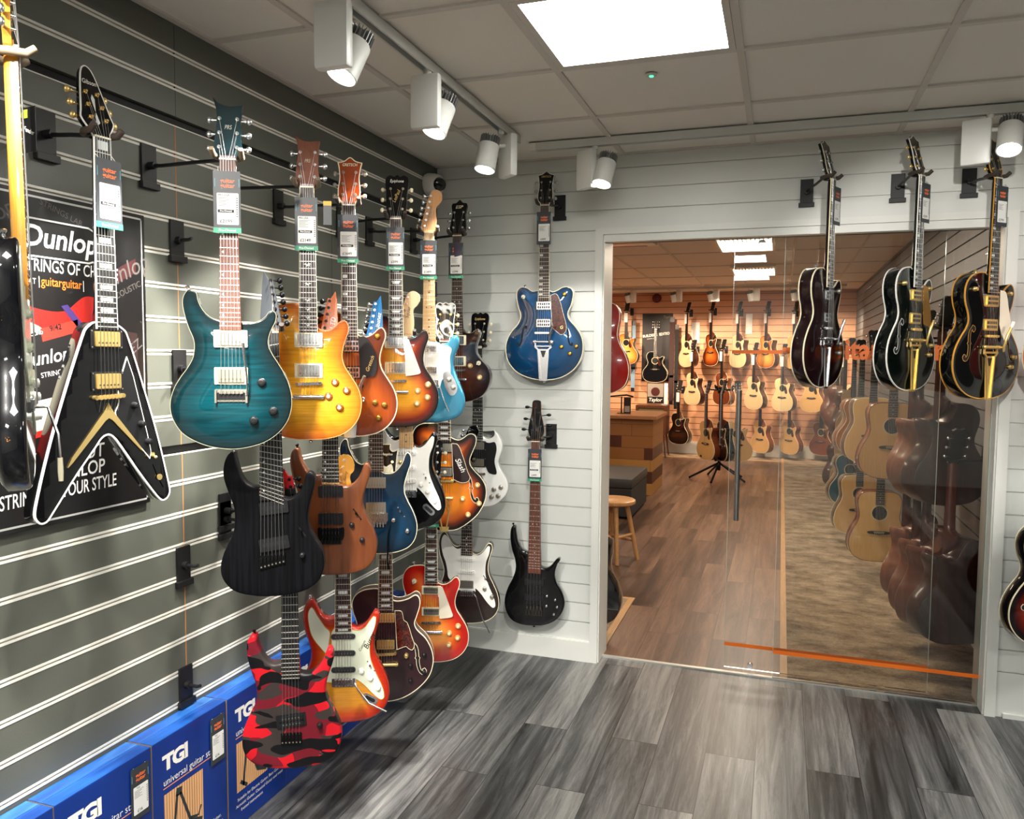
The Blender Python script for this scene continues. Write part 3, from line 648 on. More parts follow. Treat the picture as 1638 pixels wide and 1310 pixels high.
# ---------------------------------------------------------------- heads (mm above the nut)
H_GIB = [(-21, 0), (-23, 14), (-37, 36), (-40, 60), (-41, 110), (-44, 160), (-46, 176), (-38, 186), (-24, 180), (-8, 184), (0, 190), (8, 184), (24, 180), (38, 186), (46, 176), (44, 160), (41, 110), (40, 60), (37, 36), (23, 14), (21, 0)]
H_EPI = [(-21, 0), (-23, 14), (-36, 34), (-40, 60), (-40, 100), (-45, 150), (-42, 172), (-26, 182), (-12, 176), (0, 184), (12, 176), (26, 182), (42, 172), (45, 150), (40, 100), (40, 60), (36, 34), (23, 14), (21, 0)]
H_GRE = [(-21, 0), (-24, 12), (-36, 30), (-38, 60), (-34, 100), (-38, 140), (-42, 158, 1), (-20, 164), (0, 178), (20, 164), (42, 158, 1), (38, 140), (34, 100), (38, 60), (36, 30), (24, 12), (21, 0)]
H_PRS = [(-21, 0), (-24, 10), (-35, 28), (-35, 60), (-31, 100), (-32, 140), (-42, 176, 1), (-26, 160), (0, 152), (36, 156, 1), (32, 120), (33, 60), (36, 28), (24, 10), (21, 0)]
H_STR = [(-21, 0), (-28, 14), (-36, 26, 1), (-22, 80), (-6, 140), (2, 162), (16, 178), (36, 180), (52, 166), (54, 144), (44, 124), (32, 112), (27, 96), (30, 60), (29, 26), (21, 0)]
H_PNT = [(-21, 0), (-27, 10), (-34, 26, 1), (-24, 80), (-12, 140), (-8, 156, 1), (0, 153), (16, 178, 1), (20, 150), (24, 90), (27, 30), (21, 0)]
H_OVAL = [(-21, 0), (-28, 20), (-34, 50), (-34, 100), (-24, 150), (-4, 172), (22, 172), (38, 150), (40, 120), (28, 104), (26, 90), (32, 60), (30, 30), (21, 0)]
H_VEE = [(-21, 0), (-26, 12), (-44, 44), (-40, 64), (-22, 150), (-12, 178), (0, 186), (12, 178), (22, 150), (40, 64), (44, 44), (26, 12), (21, 0)]
H_BAS = [(-23, 0), (-28, 20), (-40, 50), (-38, 90), (-26, 150), (-24, 200), (-16, 210), (16, 208), (20, 190), (24, 140), (36, 90), (40, 50), (30, 20), (23, 0)]
H_EC = [(-21, 0), (-24, 14), (-38, 32), (-36, 70), (-32, 110), (-38, 148), (-34, 160), (-16, 164), (0, 178), (16, 164), (34, 160), (38, 148), (32, 110), (36, 70), (38, 32), (24, 14), (21, 0)]
H_DAN = [(-21, 0), (-24, 12), (-38, 34), (-38, 80), (-42, 140), (-46, 176, 1), (-26, 168), (-16, 176), (-16, 196, 1), (16, 196, 1), (16, 176), (26, 168), (46, 176, 1), (42, 140), (38, 80), (38, 34), (24, 12), (21, 0)]
H_AC = [(-21, 0), (-24, 10), (-34, 24), (-36, 60), (-37, 130), (-38, 168), (-20, 178), (0, 172), (20, 178), (38, 168), (37, 130), (36, 60), (34, 24), (24, 10), (21, 0)]
def t33(ys=(45, 85, 128), w=24, b=53): return [(-w, y, -b, y) for y in ys]+[(w, y, b, y) for y in ys]
TINL = [(-20+5.4*i, 30+25*i, -52+5.8*i, 30+25*i) for i in range(6)]
TPNT = [(-20+3.6*i, 30+23*i, -48+3.8*i, 30+23*i) for i in range(6)]
def mirx(L): return [(-p[0],)+tuple(p[1:]) for p in L]
def mirt(L): return [(-a, b, -c, d) for a, b, c, d in L]
GUARD_ST = [(-30, 372, 1), (-46, 368), (-62, 376), (-80, 398), (-96, 426), (-110, 436), (-122, 420), (-126, 385), (-118, 340), (-104, 300), (-96, 262), (-90, 225), (-60, 196), (-44, 190, 1), (-44, 160, 1), (44, 160, 1), (44, 176), (70, 152), (100, 112), (130, 84), (142, 92), (136, 130), (114, 180), (96, 230), (92, 270), (96, 310), (110, 350), (114, 384), (106, 388), (92, 372), (76, 352), (56, 340), (30, 342, 1)]
GUARD_LP = [(30, 350, 1), (50, 345, 1), (92, 232), (96, 215), (80, 208), (38, 202, 1), (36, 240, 1), (36, 262, 1), (34, 300, 1), (31, 300, 1)]
HB = 'hb'
def P(t, v, **k): return dict(typ=t, v=v, **k)
G = {}
# --- top row, left wall
G['vee'] = dict(body=VEE, T=42, rf=2, top=M_BLK(), bind=WHITEP, bw=3.4, vn=810, fe=352, nf=22, scale=628, heel=345, join=370, board=EBONY, inlay='block', bbind=WHITEP, neck=M_BLK(),
    head=H_VEE, headm=M_BLK(), headbind=WHITEP, tilt=16, tuners=t33((50, 82, 114), 17, 56)[:3]+[(24, 50, 56, 50), (20, 82, 50, 82), (14, 114, 44, 114)], tunm=GOLD, logo=[('Gibson', 0, 142, 17, 0, WHITEP, .8)],
    headpoly=[([(-6, 40), (0, 66), (-5, 100), (0, 112), (5, 100), (0, 66), (6, 40), (0, 34)], PEARL, 'headstock_inlay')],
    pickups=[P(HB, 328, cover=GOLD, ring=BLKP), P(HB, 225, cover=GOLD, ring=BLKP)], bridge=('tom', 187, GOLD), bv=187, tv=150, bd=13, td=3,
    knobs=[(72, 162, 'black'), (92, 113, 'black'), (112, 66, 'black')], switches=[(128, 30, 'toggle', 0, 1)], swm2=GOLD,
    guards=[([(56, 285, 1), (28, 208, 1), (30, 170, 1), (20, 140), (118, 20, 1), (122, 40), (74, 235, 1)], BLKP, 1.2, WHITEP)],
    extra=lambda root, S, h: (MB().prism([(0, 172), (12, 150), (90, 54), (98, 40), (88, 48), (10, 128), (0, 134), (-10, 128), (-100, 34), (-112, 24), (-100, 46), (-12, 150)], 1, 4).obj('vee_tailpiece', GOLD, root),
        MB().prism([(128, 4), (150, -30), (160, -62), (142, -30)], .5, 2.4, 0).prism(circ(146, -32, 8, 16), 2.4, 5, 1).obj('jack_plate', [M_BLK(), GOLD], root)))
G['teal'] = dict(body=PRS, T=45, arch=9, rf=3, top=burst('teal_flame', [(0, '#021215'), (30, '#032a30'), (90, '#053f47'), (200, '#06464e')], .45), side=mat('teal_side', '#062b2a', .2, coat=1), bind=mat('natural_edge', '#8f8f78', .3, coat=1), bw=.9,
    vn=785, fe=328, scale=635, nf=22, heel=330, join=360, board=ROSEL, inlay='side', neck=NECKMAHO, head=H_PRS, headm=mat('teal_head', '#06282e', .25, coat=1), tilt=10, tuners=t33((36, 76, 116), 23, 52), tunm=CHROME,
    logo=[('PRS', 0, 92, 17, pi/2*0, NICKEL, .7)], pickups=[P(HB, 304, cover=NICKEL, ring=CREAM), P(HB, 202, cover=NICKEL, ring=CREAM)], bridge=('prs', 158, NICKEL), bv=150, bd=11,
    knobs=[(80, 184, 'speed'), (110, 104, 'speed'), (58, 78, 'speed')], buttons=[(-112, 436, -.3, 1), (0, 2, 0, -1)],
    extra=lambda root, S, h: MB().tube([FR_MM(38, 148, 8), FR_MM(44, 150, 16), FR_MM(44, 200, 22), FR_MM(38, 262, 26), FR_MM(36, 292, 26)], [.0026, .0026, .0026, .004, .0045], 8).obj('tremolo_arm', CHROME, root, 40))
honey = burst('honey_flame', [(0, '#c2560e'), (18, '#df7d18'), (60, '#efa728'), (200, '#f6c23a')], .22, fscale=160)
G['honey'] = dict(body=LP, T=50, arch=10, rf=3, top=honey, side=mat('amber_mahogany', '#7c3312', .2, coat=1), bind=mat('amber_edge', '#e7a65a', .3, coat=1), bw=1.8,
    vn=798, fe=345, scale=622, nf=22, heel=340, join=380, board=ROSE, inlay='bird', bbind=CREAM, neck=NECKMAHO, head=H_PRS, headm=wood('walnut_head', '#5c3020', '#7a4630', .35, .6, scale=(120, 120, 8)), tilt=10, tuners=t33((36, 76, 116), 23, 52), tunm=CHROME,
    logo=[('PRS', 0, 88, 16, 0, NICKEL, .7)], pickups=[P(HB, 320, cover=CHROME, ring=CREAM), P(HB, 222, cover=CHROME, ring=CREAM)], bridge=('tomstop', 180, CHROME), bv=180, tv=138, bd=14, td=12,
    knobs=[(82, 184, 'amber'), (118, 158, 'amber'), (62, 140, 'amber'), (96, 104, 'amber')], switches=[(-68, 378, 'toggle')], buttons=[(-80, 436, -.3, 1), (0, 0, 0, -1)])
G['orange'] = dict(body=LP, T=48, arch=8, rf=3, top=burst('orange_stain', [(0, '#6b2408'), (25, '#96400f'), (90, '#b9581c'), (200, '#c2632a')], .0, grain=.15), side=mat('black_side', '#100a08', .2, coat=1), bind=CREAM, bw=3,
    vn=802, fe=345, scale=625, nf=22, heel=340, join=380, board=ROSE, inlay='thumb', bbind=CREAM, neck=NECKMAHO, head=H_GRE, headm=mat('orange_head', '#8f3a14', .2, coat=1), headbind=CREAM, tilt=13, tuners=t33((40, 80, 122), 22, 52), tunm=NICKEL,
    logo=[('GRETSCH', 0, 150, 15, 0, CREAM, .8)], pickups=[P('filter', 318, cover=CHROME), P('filter', 226, cover=CHROME)], bridge=('bigsbyb', 178, CHROME), bv=178, tv=134, bd=14, td=12,
    guards=[([(30, 350, 1), (56, 350), (88, 300), (96, 250), (86, 215), (40, 208, 1), (36, 250, 1)], BLKP, 7)], marks=[(GOLD, 72, 258, 'Gretsch', 18, 1.2, 8.5)],
    knobs=[(88, 120, 'gret'), (120, 112, 'gret'), (100, 66, 'gret'), (96, 352, 'gret')], buttons=[(0, 0, 0, -1)])
TOB = [(0, '#140806'), (10, '#2a0d08'), (28, '#7a2010'), (52, '#c8611c'), (90, '#eda62e'), (200, '#f3b440')]
G['tobacco'] = dict(body=LP, T=50, arch=10, rf=3, top=burst('tobacco_burst', TOB, .1, fscale=150), side=mat('dark_mahogany', '#1c0b08', .2, coat=1),
    vn=810, fe=355, scale=628, nf=22, heel=350, join=385, board=ROSE, inlay='trap', bbind=CREAM, neck=NECKMAHO, head=H_EPI, headm=M_BLK(), tilt=14, tuners=t33((42, 84, 126), 24, 56), tunm=NICKEL, butm=CREAM,
    logo=[('Epiphone', 0, 158, 18, 0, WHITEP, .8), ('LesPaul', 0, 96, 20, 1.2, GOLD, .9)], pickups=[P(HB, 334, cover=CHROME, ring=CREAM), P(HB, 234, cover=CHROME, ring=CREAM)], bridge=('tomstop', 182, CHROME), bv=182, tv=140, bd=14, td=12,
    guards=[(GUARD_LP, WHITEP, 8)], knobs=[(84, 144, 'hat'), (124, 168, 'hat'), (82, 94, 'hat'), (122, 118, 'hat')], switches=[(-68, 384, 'toggle')], buttons=[(-80, 436, -.3, 1), (0, 0, 0, -1)])
LAKE = mat('lake_blue_paint', '#4093b4', .12, .35, 1)
G['lake'] = dict(body=OFFS, T=44, rf=9, top=LAKE, vn=808, fe=352, scale=648, nf=22, heel=350, join=370, board=MAPLE, inlay='dot', inlm=BLKP, neck=MAPLE, head=H_STR, headm=RMAPLE, tilt=0, tuners=TINL, inline=1, tunm=CHROME,
    logo=[('Charvel', 4, 90, 16, 1.35, mat('brown_print', '#7c5230', .5), 1.)], pickups=[P('mini', 318, cover=CHROME, ring=WHITEP, d=3), P('mini', 226, cover=CHROME, ring=WHITEP, d=3)], bridge=('strat', 176, CHROME, dict(d=2)), bv=170, bd=12,
    guards=[([(-30, 358, 1), (-70, 352), (-98, 320), (-92, 270), (-100, 220), (-80, 190), (-46, 196, 1), (-46, 150, 1), (46, 150, 1), (60, 188), (88, 186), (92, 235), (90, 282), (96, 318), (78, 330), (56, 334), (30, 345, 1)], WHITEP, 1.6)],
    knobs=[(86, 186, 'chr', 3), (104, 152, 'chr', 3)], extra=lambda root, S, h: (MB().prism(subdiv_curve([(62, 212), (84, 220), (108, 190), (122, 150), (112, 122), (92, 118), (68, 158)], True), 1, 3.2).obj('control_plate', CHROME, root),
        MB().tube([FR_MM(42, 162, 8), FR_MM(50, 150, 20), FR_MM(70, 90, 24), FR_MM(88, 50, 22)], [.0026, .0026, .0026, .004], 8).obj('tremolo_arm', CHROME, root, 40)))
G['brownquilt'] = dict(body=EC, T=46, arch=8, rf=3, top=burst('brown_quilt', [(0, '#130807'), (30, '#2b120c'), (90, '#52281a'), (200, '#6b3820')], .35, fscale=60), side=mat('dark_mahogany', '#1c0b08', .2, coat=1), bind=mat('bronze_edge', '#6e5c55', .3, coat=1), bw=1.6,
    vn=776, fe=320, scale=628, nf=22, heel=325, join=360, board=ROSE, inlay='dot', neck=NECKMAHO, head=H_EC, headm=M_BLK(), tilt=13, tuners=t33((42, 78, 116), 22, 50), tunm=CHROME,
    logo=[('ESP', 0, 142, 22, 0, CREAM, 1.1)], pickups=[P(HB, 293, cover=CHROME, ring=CREAM), P(HB, 194, cover=CHROME, ring=CREAM)], bridge=('tomstop', 150, CHROME), bv=150, tv=108, bd=14, td=12,
    knobs=[(64, 173, 'hat'), (110, 119, 'hat')], switches=[(104, 186, 'toggle')], buttons=[(0, 0, 0, -1)])
# --- middle row
BLKASH = mat('black_ash', '#060607', .45, spec=.12, bump=.0); _b = BLKASH
_v = texco(_b, (120, 120, 5)); _n = nd(_b, 'ShaderNodeTexNoise', Scale=1., Detail=5.); lk(_b, _v, _n.inputs['Vector']); _bp = nd(_b, 'ShaderNodeBump', Strength=.6, Distance=.001); lk(_b, _n.outputs['Fac'], _bp.inputs['Height']); lk(_b, _bp.outputs['Normal'], pr(_b).inputs['Normal'])
lk(_b, ramp(_b, _n.outputs['Fac'], [(.35, '#040405'), (.6, '#0b0b0e')]).outputs[0], pr(_b).inputs['Base Color'])
G['blackash'] = dict(body=SS7, T=44, rf=5, top=BLKASH, vn=790, fe=292, scale=676, nf=24, fan=.9, wn=52, wb=70, heel=300, join=335, board=EBONY, inlay='side', neck=mat('dark_maple_neck', '#6b5138', .5), head=mirx(H_PNT), headm=mat('charcoal_satin', '#3a3f45', .5), tilt=0,
    tuners=mirt([(-22+3*i, 28+21*i, -48+3.4*i, 28+21*i) for i in range(7)]), inline=1, tunm=BLKMET, ns=7, sp=66, pickups=[P('soap', 268, u=6, cover=BLKP, ang=.12, w=84), P('soap', 158, u=6, cover=BLKP, ang=.16, w=88)], bridge=('hard', 118, BLKMET, dict(M2=7)), bv=124, bd=10,
    knobs=[(88, 122, 'black')], switches=[(88, 192, 'blade')], swm=BLKP, swm2=BLKMET, buttons=[(-112, 434, -.3, 1)], btnm=BLKMET)
KOA = wood('koa_top', '#3f1d0e', '#6d3a1b', .3, .5, scale=(26, 26, 2.2), dist=1.2, extra='#5e2c13')
G['koa'] = dict(body=SS, T=44, rf=6, top=KOA, vn=785, fe=318, scale=648, nf=24, heel=310, join=345, board=EBONY, inlay='side', neck=MAPLE, head=H_PNT, headm=mat('orange_lacquer', '#c2641c', .2, coat=1), tilt=10, tuners=TPNT, inline=1, tunm=BLKMET,
    logo=[('LTD', 10, 70, 22, 1.45, WHITEP, 1.)], pickups=[P('soap', 286, cover=BLKP, w=82), P('soap', 192, cover=BLKP, w=82)], bridge=('floyd', 148, BLKMET), bv=140, bd=12,
    knobs=[(70, 170, 'black'), (104, 118, 'black')], switches=[(88, 206, 'blade')], swm=BLKP, swm2=BLKMET, buttons=[(-112, 432, -.3, 1)], btnm=BLKMET)
G['blue'] = dict(body=SS, T=42, rf=3, top=burst('denim_blue', [(0, '#051b2a'), (60, '#0a3450'), (200, '#0d4264')], 0, grain=.1), side=mat('navy_side', '#06202f', .2, coat=1), bind=CREAM, bw=1.6, vn=795, fe=312, scale=648, nf=24, heel=310, join=345, board=ROSE, inlay='side', neck=RMAPLE, head=H_PNT, headm=mat('bright_blue_head', '#1f7fbf', .15, coat=1), tilt=10, tuners=TPNT, inline=1, tunm=CHROME,
    logo=[('Ibanez', 10, 84, 22, 1.45, WHITEP, 1.)], pickups=[P(HB, 268, cover=NICKEL, h=40, w=74), P(HB, 172, cover=NICKEL, h=42, w=74)], bridge=('floyd', 140, CHROME), bv=132, bd=12,
    knobs=[(66, 126, 'dome'), (118, 84, 'dome')], switches=[(94, 156, 'blade')], swm=BLKP, buttons=[(-112, 432, -.3, 1)],
    extra=lambda root, S, h: MB().tube([FR_MM(42, 118, 8), FR_MM(52, 110, 18), FR_MM(46, 60, 20), FR_MM(44, -30, 20), FR_MM(50, -60, 18)], [.003, .003, .003, .0036, .004], 8).obj('tremolo_arm', BLKMET, root, 40))
OVALJ = lambda u, v, a: (lambda root, S, h: MB().prism(rrect(58, 26, 12.5, u, v, a), 0, 2.2, 0).prism(rrect(38, 13, 6, u, v, a), 2.2, 2.7, 1).obj('jack_plate', [CHROME, mat('jack_dish', '#55565a', .3, 1.)], root, 30))
G['blackwhite'] = dict(body=STRAT, T=45, rf=9, top=M_BLK(), vn=790, fe=338, scale=648, nf=21, heel=345, join=372, board=MAPLE, inlay='dot', inlm=BLKP, neck=MAPLE, head=H_STR, headm=mat('cream_maple', '#e6c894', .3, coat=.5), tilt=0, tuners=TINL, inline=1, tunm=CHROME,
    logo=[('Squier', 8, 96, 18, 1.35, mat('dark_print', '#20201e', .5), 1.)], pickups=[P('sc', 318, cover=WHITEP, d=2), P('sc', 256, cover=WHITEP, d=2), P('sc', 200, cover=WHITEP, d=2, ang=.16)], bridge=('strat', 158, CHROME), bv=150, bd=11,
    guards=[(GUARD_ST, WHITEP, 1.4)], knobs=[(62, 190, 'white', 2), (88, 162, 'white', 2), (116, 122, 'white', 2)], switches=[(84, 214, 'blade', 2)], swm=WHITEP, extra=OVALJ(92, 86, -.75), buttons=[(-114, 448, -.3, 1)])
SUN = [(0, '#0b0605'), (14, '#160907'), (30, '#6c260b'), (50, '#c0581a'), (90, '#dd7d20'), (200, '#e38a28')]
SWIRL = mat('pearl_swirl_head', '#8f948f', .3, coat=1); _n = nd(SWIRL, 'ShaderNodeTexNoise', Scale=14., Detail=1., Distortion=2.); lk(SWIRL, texco(SWIRL), _n.inputs['Vector']); lk(SWIRL, ramp(SWIRL, _n.outputs['Fac'], [(.5, '#0c0c0d'), (.56, '#8f948f'), (.66, '#d2d4d0')]).outputs[0], pr(SWIRL).inputs['Base Color'])
G['semi'] = dict(body=SEMI, T=50, arch=9, rf=3, top=burst('amber_sunburst', SUN), side=mat('black_side', '#100a08', .2, coat=1), bind=CREAM, bw=2.6, vn=858, fe=408, scale=628, nf=22, heel=415, join=430, board=ROSE, inlay='block', bbind=CREAM, neck=NECKMAHO, head=H_EPI, headm=mat('pearl_swirl_head', '#8f948f', .3, coat=1), headbind=WHITEP, tilt=14, tuners=t33((42, 84, 126), 24, 56), tunm=GOLD, butm=CREAM,
    logo=[('Epiphone', 0, 156, 18, 0, WHITEP, .8)], pickups=[P(HB, 380, cover=NICKEL, ring=BLKP), P(HB, 270, cover=NICKEL, ring=BLKP)], bridge=('trapeze', 228, GOLD), bv=228, tv=150, bd=14, td=10,
    guards=[([(34, 400, 1), (60, 396), (82, 350), (108, 270), (118, 246), (108, 228), (80, 222), (42, 236, 1), (38, 300, 1)], mat('smoked_guard', '#2a1a1c', .15, coat=1), 8, CREAM)], marks=[(WHITEP, 74, 300, 'Slash', 34, -1.1, 9.6)],
    knobs=[(84, 148, 'hat'), (150, 210, 'hat'), (108, 74, 'hat'), (158, 126, 'hat')], fholes=[(-118, 196, 1.05, CREAM), (122, 196, -1.05, CREAM)], buttons=[(-40, 488, 0, 1)], btnm=GOLD)
G['sg'] = dict(body=SG, T=36, rf=4, top=mat('alpine_white', '#e6e6e0', .18, coat=1), vn=790, fe=335, scale=628, nf=22, heel=338, join=366, board=EBONY, inlay='dot', neck=mat('alpine_white', '#e6e6e0'), head=H_EPI, headm=M_BLK(), tilt=14, tuners=t33((42, 84, 126), 24, 56), tunm=NICKEL, butm=CREAM,
    logo=[('Epiphone', 0, 150, 18, 0, GOLD, .8)], pickups=[P(HB, 306, cover=NICKEL, ring=BLKP), P(HB, 222, cover=NICKEL, ring=BLKP)], bridge=('tomstop', 165, NICKEL), bv=165, tv=122, bd=13, td=11,
    guards=[([(-30, 334, 1), (-60, 328), (-90, 330), (-98, 300), (-84, 250), (-84, 190), (-60, 176), (-44, 200, 1), (44, 200, 1), (60, 172), (98, 168), (88, 230), (98, 293), (88, 326), (60, 322), (30, 328, 1)], BLKP, 1.4)],
    knobs=[(122, 102, 'mirror'), (108, 58, 'mirror'), (86, 90, 'mirror'), (74, 52, 'mirror')], buttons=[(0, 0, 0, -1)])
# --- bottom row
CAMO = mat('red_camouflage', '#b01620', .45, spec=.3)
def _blob(off, sc, thr):
    n = nd(CAMO, 'ShaderNodeTexNoise', Scale=1., Detail=.6, Roughness=.4, Distortion=.35); lk(CAMO, texco(CAMO, sc, loc=off), n.inputs['Vector'])
    return ramp(CAMO, n.outputs['Fac'], [(0, (0, 0, 0)), (thr, (1, 1, 1))], 'CONSTANT').outputs[0]
_c = mixc(CAMO, _blob((3, 1, 2), (9, 9, 17), .52), '#b5141f', '#64131f')
_c = mixc(CAMO, _blob((7, 5, 1), (9, 9, 19), .565), _c, '#322b29')
_c = mixc(CAMO, _blob((1, 8, 6), (9, 9, 20), .55), _c, '#09080a')
lk(CAMO, _c, pr(CAMO).inputs['Base Color'])
G['camo'] = dict(body=SS, T=44, rf=8, top=CAMO, vn=778, fe=290, scale=672, nf=24, heel=300, join=345, wn=44, board=EBONY, inlay='side', inlm=BLKP, neck=CAMO, head=mirx(H_PNT), headm=CAMO, tilt=0, tuners=mirt(TPNT), inline=1, tunm=BLKMET,
    pickups=[P('open', 155, cover=BLKP, ring=BLKP, ang=.1, w=76)], bridge=('hard', 108, BLKMET, dict(M2=6)), bv=112, bd=10, knobs=[(88, 138, 'black')], buttons=[(-112, 432, -.3, 1)], btnm=BLKMET)
CHB = [(0, '#a3200f'), (16, '#b22a12'), (36, '#c9501a'), (66, '#dd9128'), (200, '#e9ad45')]
GUARD_B2a = [(-46, 334), (-62, 352), (-88, 392), (-108, 424), (-120, 408), (-120, 370), (-108, 320), (-78, 276), (-52, 250), (-50, 290)]
GUARD_B2 = [(-30, 350, 1), (-42, 330), (-44, 270), (-80, 220), (-92, 200), (-80, 160), (-44, 150, 1), (44, 150, 1), (44, 160), (70, 140), (100, 108), (130, 84), (142, 92), (136, 130), (114, 180), (96, 230), (92, 270), (96, 310), (110, 350), (114, 384), (106, 388), (92, 372), (76, 350), (56, 338), (30, 340, 1)]
G['cherrystrat'] = dict(body=STRAT, T=45, rf=9, top=burst('cherry_flame', CHB, .15, fscale=140), side=mat('cherry_side', '#9c1d10', .15, coat=1), back=mat('cherry_side', '#9c1d10'), vn=786, fe=336, scale=640, nf=22, heel=340, join=372, board=ROSE, inlay='block', bbind=CREAM, neck=MAPLE, head=H_OVAL, headm=mat('amber_maple_head', '#dba23a', .2, coat=1), tilt=0, tuners=TINL, inline=1, tunm=CHROME,
    logo=[('Burny', 10, 100, 14, 1.35, mat('brown_print', '#7c5230', .5), 1.)], pickups=[P('sc', 318, cover=mat('grey_pickup', '#33363a', .4), d=3), P('sc', 258, cover=mat('grey_pickup', '#33363a'), d=3), P('sc', 198, cover=mat('grey_pickup', '#33363a'), d=3)], bridge=('strat', 158, CHROME), bv=150, bd=12,
    guards=[(GUARD_B2, MINT, 1.4, mat('gold_line', '#b98a3a', .4)), (GUARD_B2a, MINT, 1.4, mat('gold_line', '#b98a3a', .4))], marks=[(BLKP, 92, 300, 'Burny', 26, 1.1, 3), (BLKP, 66, 282, 'Custom', 13, 1.1, 3)],
    knobs=[(62, 192, 'white', 2), (94, 166, 'white', 2), (120, 130, 'white', 2)], switches=[(96, 208, 'blade', 2)], swm=WHITEP, buttons=[(-114, 448, -.3, 1)],
    extra=lambda root, S, h: (OVALJ(92, 88, -.5)(root, S, h), MB().tube([FR_MM(40, 148, 8), FR_MM(46, 138, 18), FR_MM(90, 82, 24), FR_MM(150, 48, 22)], [.0028, .0028, .003, .004], 8).obj('tremolo_arm', CHROME, root, 40)))
WINE = mat('satin_wine', '#2c1519', .38, coat=.2)
G['wine'] = dict(body=DANG, T=60, arch=6, rf=3, top=WINE, bind=CREAM, bw=2.6, bindb=CREAM, vn=825, fe=366, scale=628, nf=22, heel=375, join=405, board=ROSE, inlay='block', bbind=CREAM, neck=WINE, head=H_DAN, headm=M_BLK(), headbind=CREAM, tilt=14, tuners=t33((42, 84, 126), 24, 54), tunm=GOLD,
    logo=[("D'Angelico", 0, 156, 14, 0, CREAM, .8)], headpoly=[(subdiv_curve([(-12, 30), (12, 30), (16, 60), (28, 90), (20, 118), (0, 108), (-20, 118), (-28, 90), (-16, 60)]), CREAM, 'headstock_inlay')],
    pickups=[P(HB, 340, cover=GOLD, ring=BLKP), P(HB, 233, cover=GOLD, ring=BLKP)], bridge=('tomstop', 196, GOLD), bv=196, tv=156, bd=14, td=12,
    guards=[([(36, 370, 1), (62, 366), (72, 330), (84, 322), (104, 260), (112, 232), (104, 212), (88, 218), (80, 226), (44, 214, 1), (40, 290, 1)], TORT, 8, CREAM)],
    knobs=[(149, 188, 'black'), (96, 148, 'black'), (149, 118, 'black'), (96, 85, 'black'), (80, 188, 'gold')], fholes=[(-112, 190, 1.05, CREAM), (124, 176, -1.05, CREAM)])
G['cherrylp'] = dict(body=LP, T=50, arch=10, rf=3, top=burst('cherry_sunburst', [(0, '#a5150f'), (26, '#b81d12'), (58, '#d4521c'), (100, '#e8913a'), (200, '#eaa24c')], .06), side=mat('cherry_mahogany', '#5c120c', .2, coat=1), bind=CREAM, bw=2.2,
    vn=812, fe=357, scale=628, nf=22, heel=352, join=385, board=ROSE, inlay='trap', bbind=CREAM, neck=NECKMAHO, head=H_EPI, headm=M_BLK(), tilt=14, tuners=t33((42, 84, 126), 24, 56), tunm=NICKEL, butm=CREAM,
    logo=[('Epiphone', 0, 156, 18, 0, WHITEP, .8)], pickups=[P('mini', 328, cover=NICKEL, ring=CREAM), P('mini', 232, cover=NICKEL, ring=CREAM)], bridge=('tomstop', 184, CHROME), bv=184, tv=144, bd=14, td=12,
    guards=[(GUARD_LP, mat('ivory_guard', '#eadfc8', .3, coat=.3), 8)], knobs=[(118, 166, 'hat'), (80, 136, 'hat'), (116, 114, 'hat'), (78, 84, 'hat')], switches=[(-76, 366, 'toggle')], buttons=[(-80, 436, -.3, 1)])
DKW = wood('dark_brown_ash', '#1a110f', '#2c1d18', .35, .4, scale=(4, 4, 60))
G['brownstrat'] = dict(body=STRAT, T=45, rf=6, top=DKW, bind=CREAM, bw=2, vn=790, fe=338, scale=648, nf=22, heel=345, join=372, board=ROSE, inlay='dot', neck=RMAPLE, head=H_STR, headm=M_BLK(), tilt=0, tuners=TINL, inline=1, tunm=CHROME,
    pickups=[P('sc', 318, cover=WHITEP, d=2), P('sc', 256, cover=WHITEP, d=2), P(HB, 196, cover=NICKEL, d=2)], bridge=('strat', 158, CHROME), bv=150, bd=11,
    guards=[(GUARD_ST, WHITEP, 1.4)], knobs=[(90, 178, 'chr', 2), (126, 140, 'chr', 2)], switches=[(96, 224, 'blade', 2)], swm=BLKP, buttons=[(-114, 448, -.3, 1)],
    extra=lambda root, S, h: MB().tube([FR_MM(40, 148, 8), FR_MM(50, 138, 18), FR_MM(84, 30, 22), FR_MM(118, -34, 20)], [.0026, .0026, .0028, .0036], 8).obj('tremolo_arm', CHROME, root, 40))
# --- white wall
NAVY = burst('deep_blue_metallic', [(0, '#04263f'), (60, '#0a3f68'), (200, '#0d4a78')], 0, metal=.35, rough=.16)
G['bluehollow'] = dict(body=BGO, T=55, arch=6, rf=3, top=NAVY, bind=CREAM, bw=3, bindb=CREAM, vn=860, fe=392, scale=625, nf=22, heel=400, join=446, board=ROSE, inlay='thumb', bbind=CREAM, neck=NECKMAHO, head=H_GRE, headm=M_BLK(), headbind=WHITEP, tilt=12, tuners=t33((40, 80, 122), 22, 50), tunm=NICKEL,
    logo=[('GRETSCH', 0, 150, 14, 0, GOLD, .8)], pickups=[P('filter', 370, cover=CHROME), P('filter', 284, cover=CHROME)], bridge=('bigsbyb', 235, CHROME), bv=235, tv=188, bd=14, td=12,
    guards=[([(34, 420, 1), (62, 428), (80, 400), (100, 330), (116, 270), (112, 240), (92, 226), (74, 236), (44, 262, 1), (40, 330, 1)], TORT, 8, NICKEL)], marks=[(GOLD, 92, 262, 'G', 22, 0, 9.4)],
    knobs=[(92, 166, 'gret'), (165, 169, 'gret'), (134, 133, 'gret'), (103, 425, 'gret')], switches=[(-106, 415, 'toggle')], fholes=[(-110, 220, .8, None), (124, 222, -.8, None)], buttons=[(-100, 464, -.3, 1), (0, 0, 0, -1)])
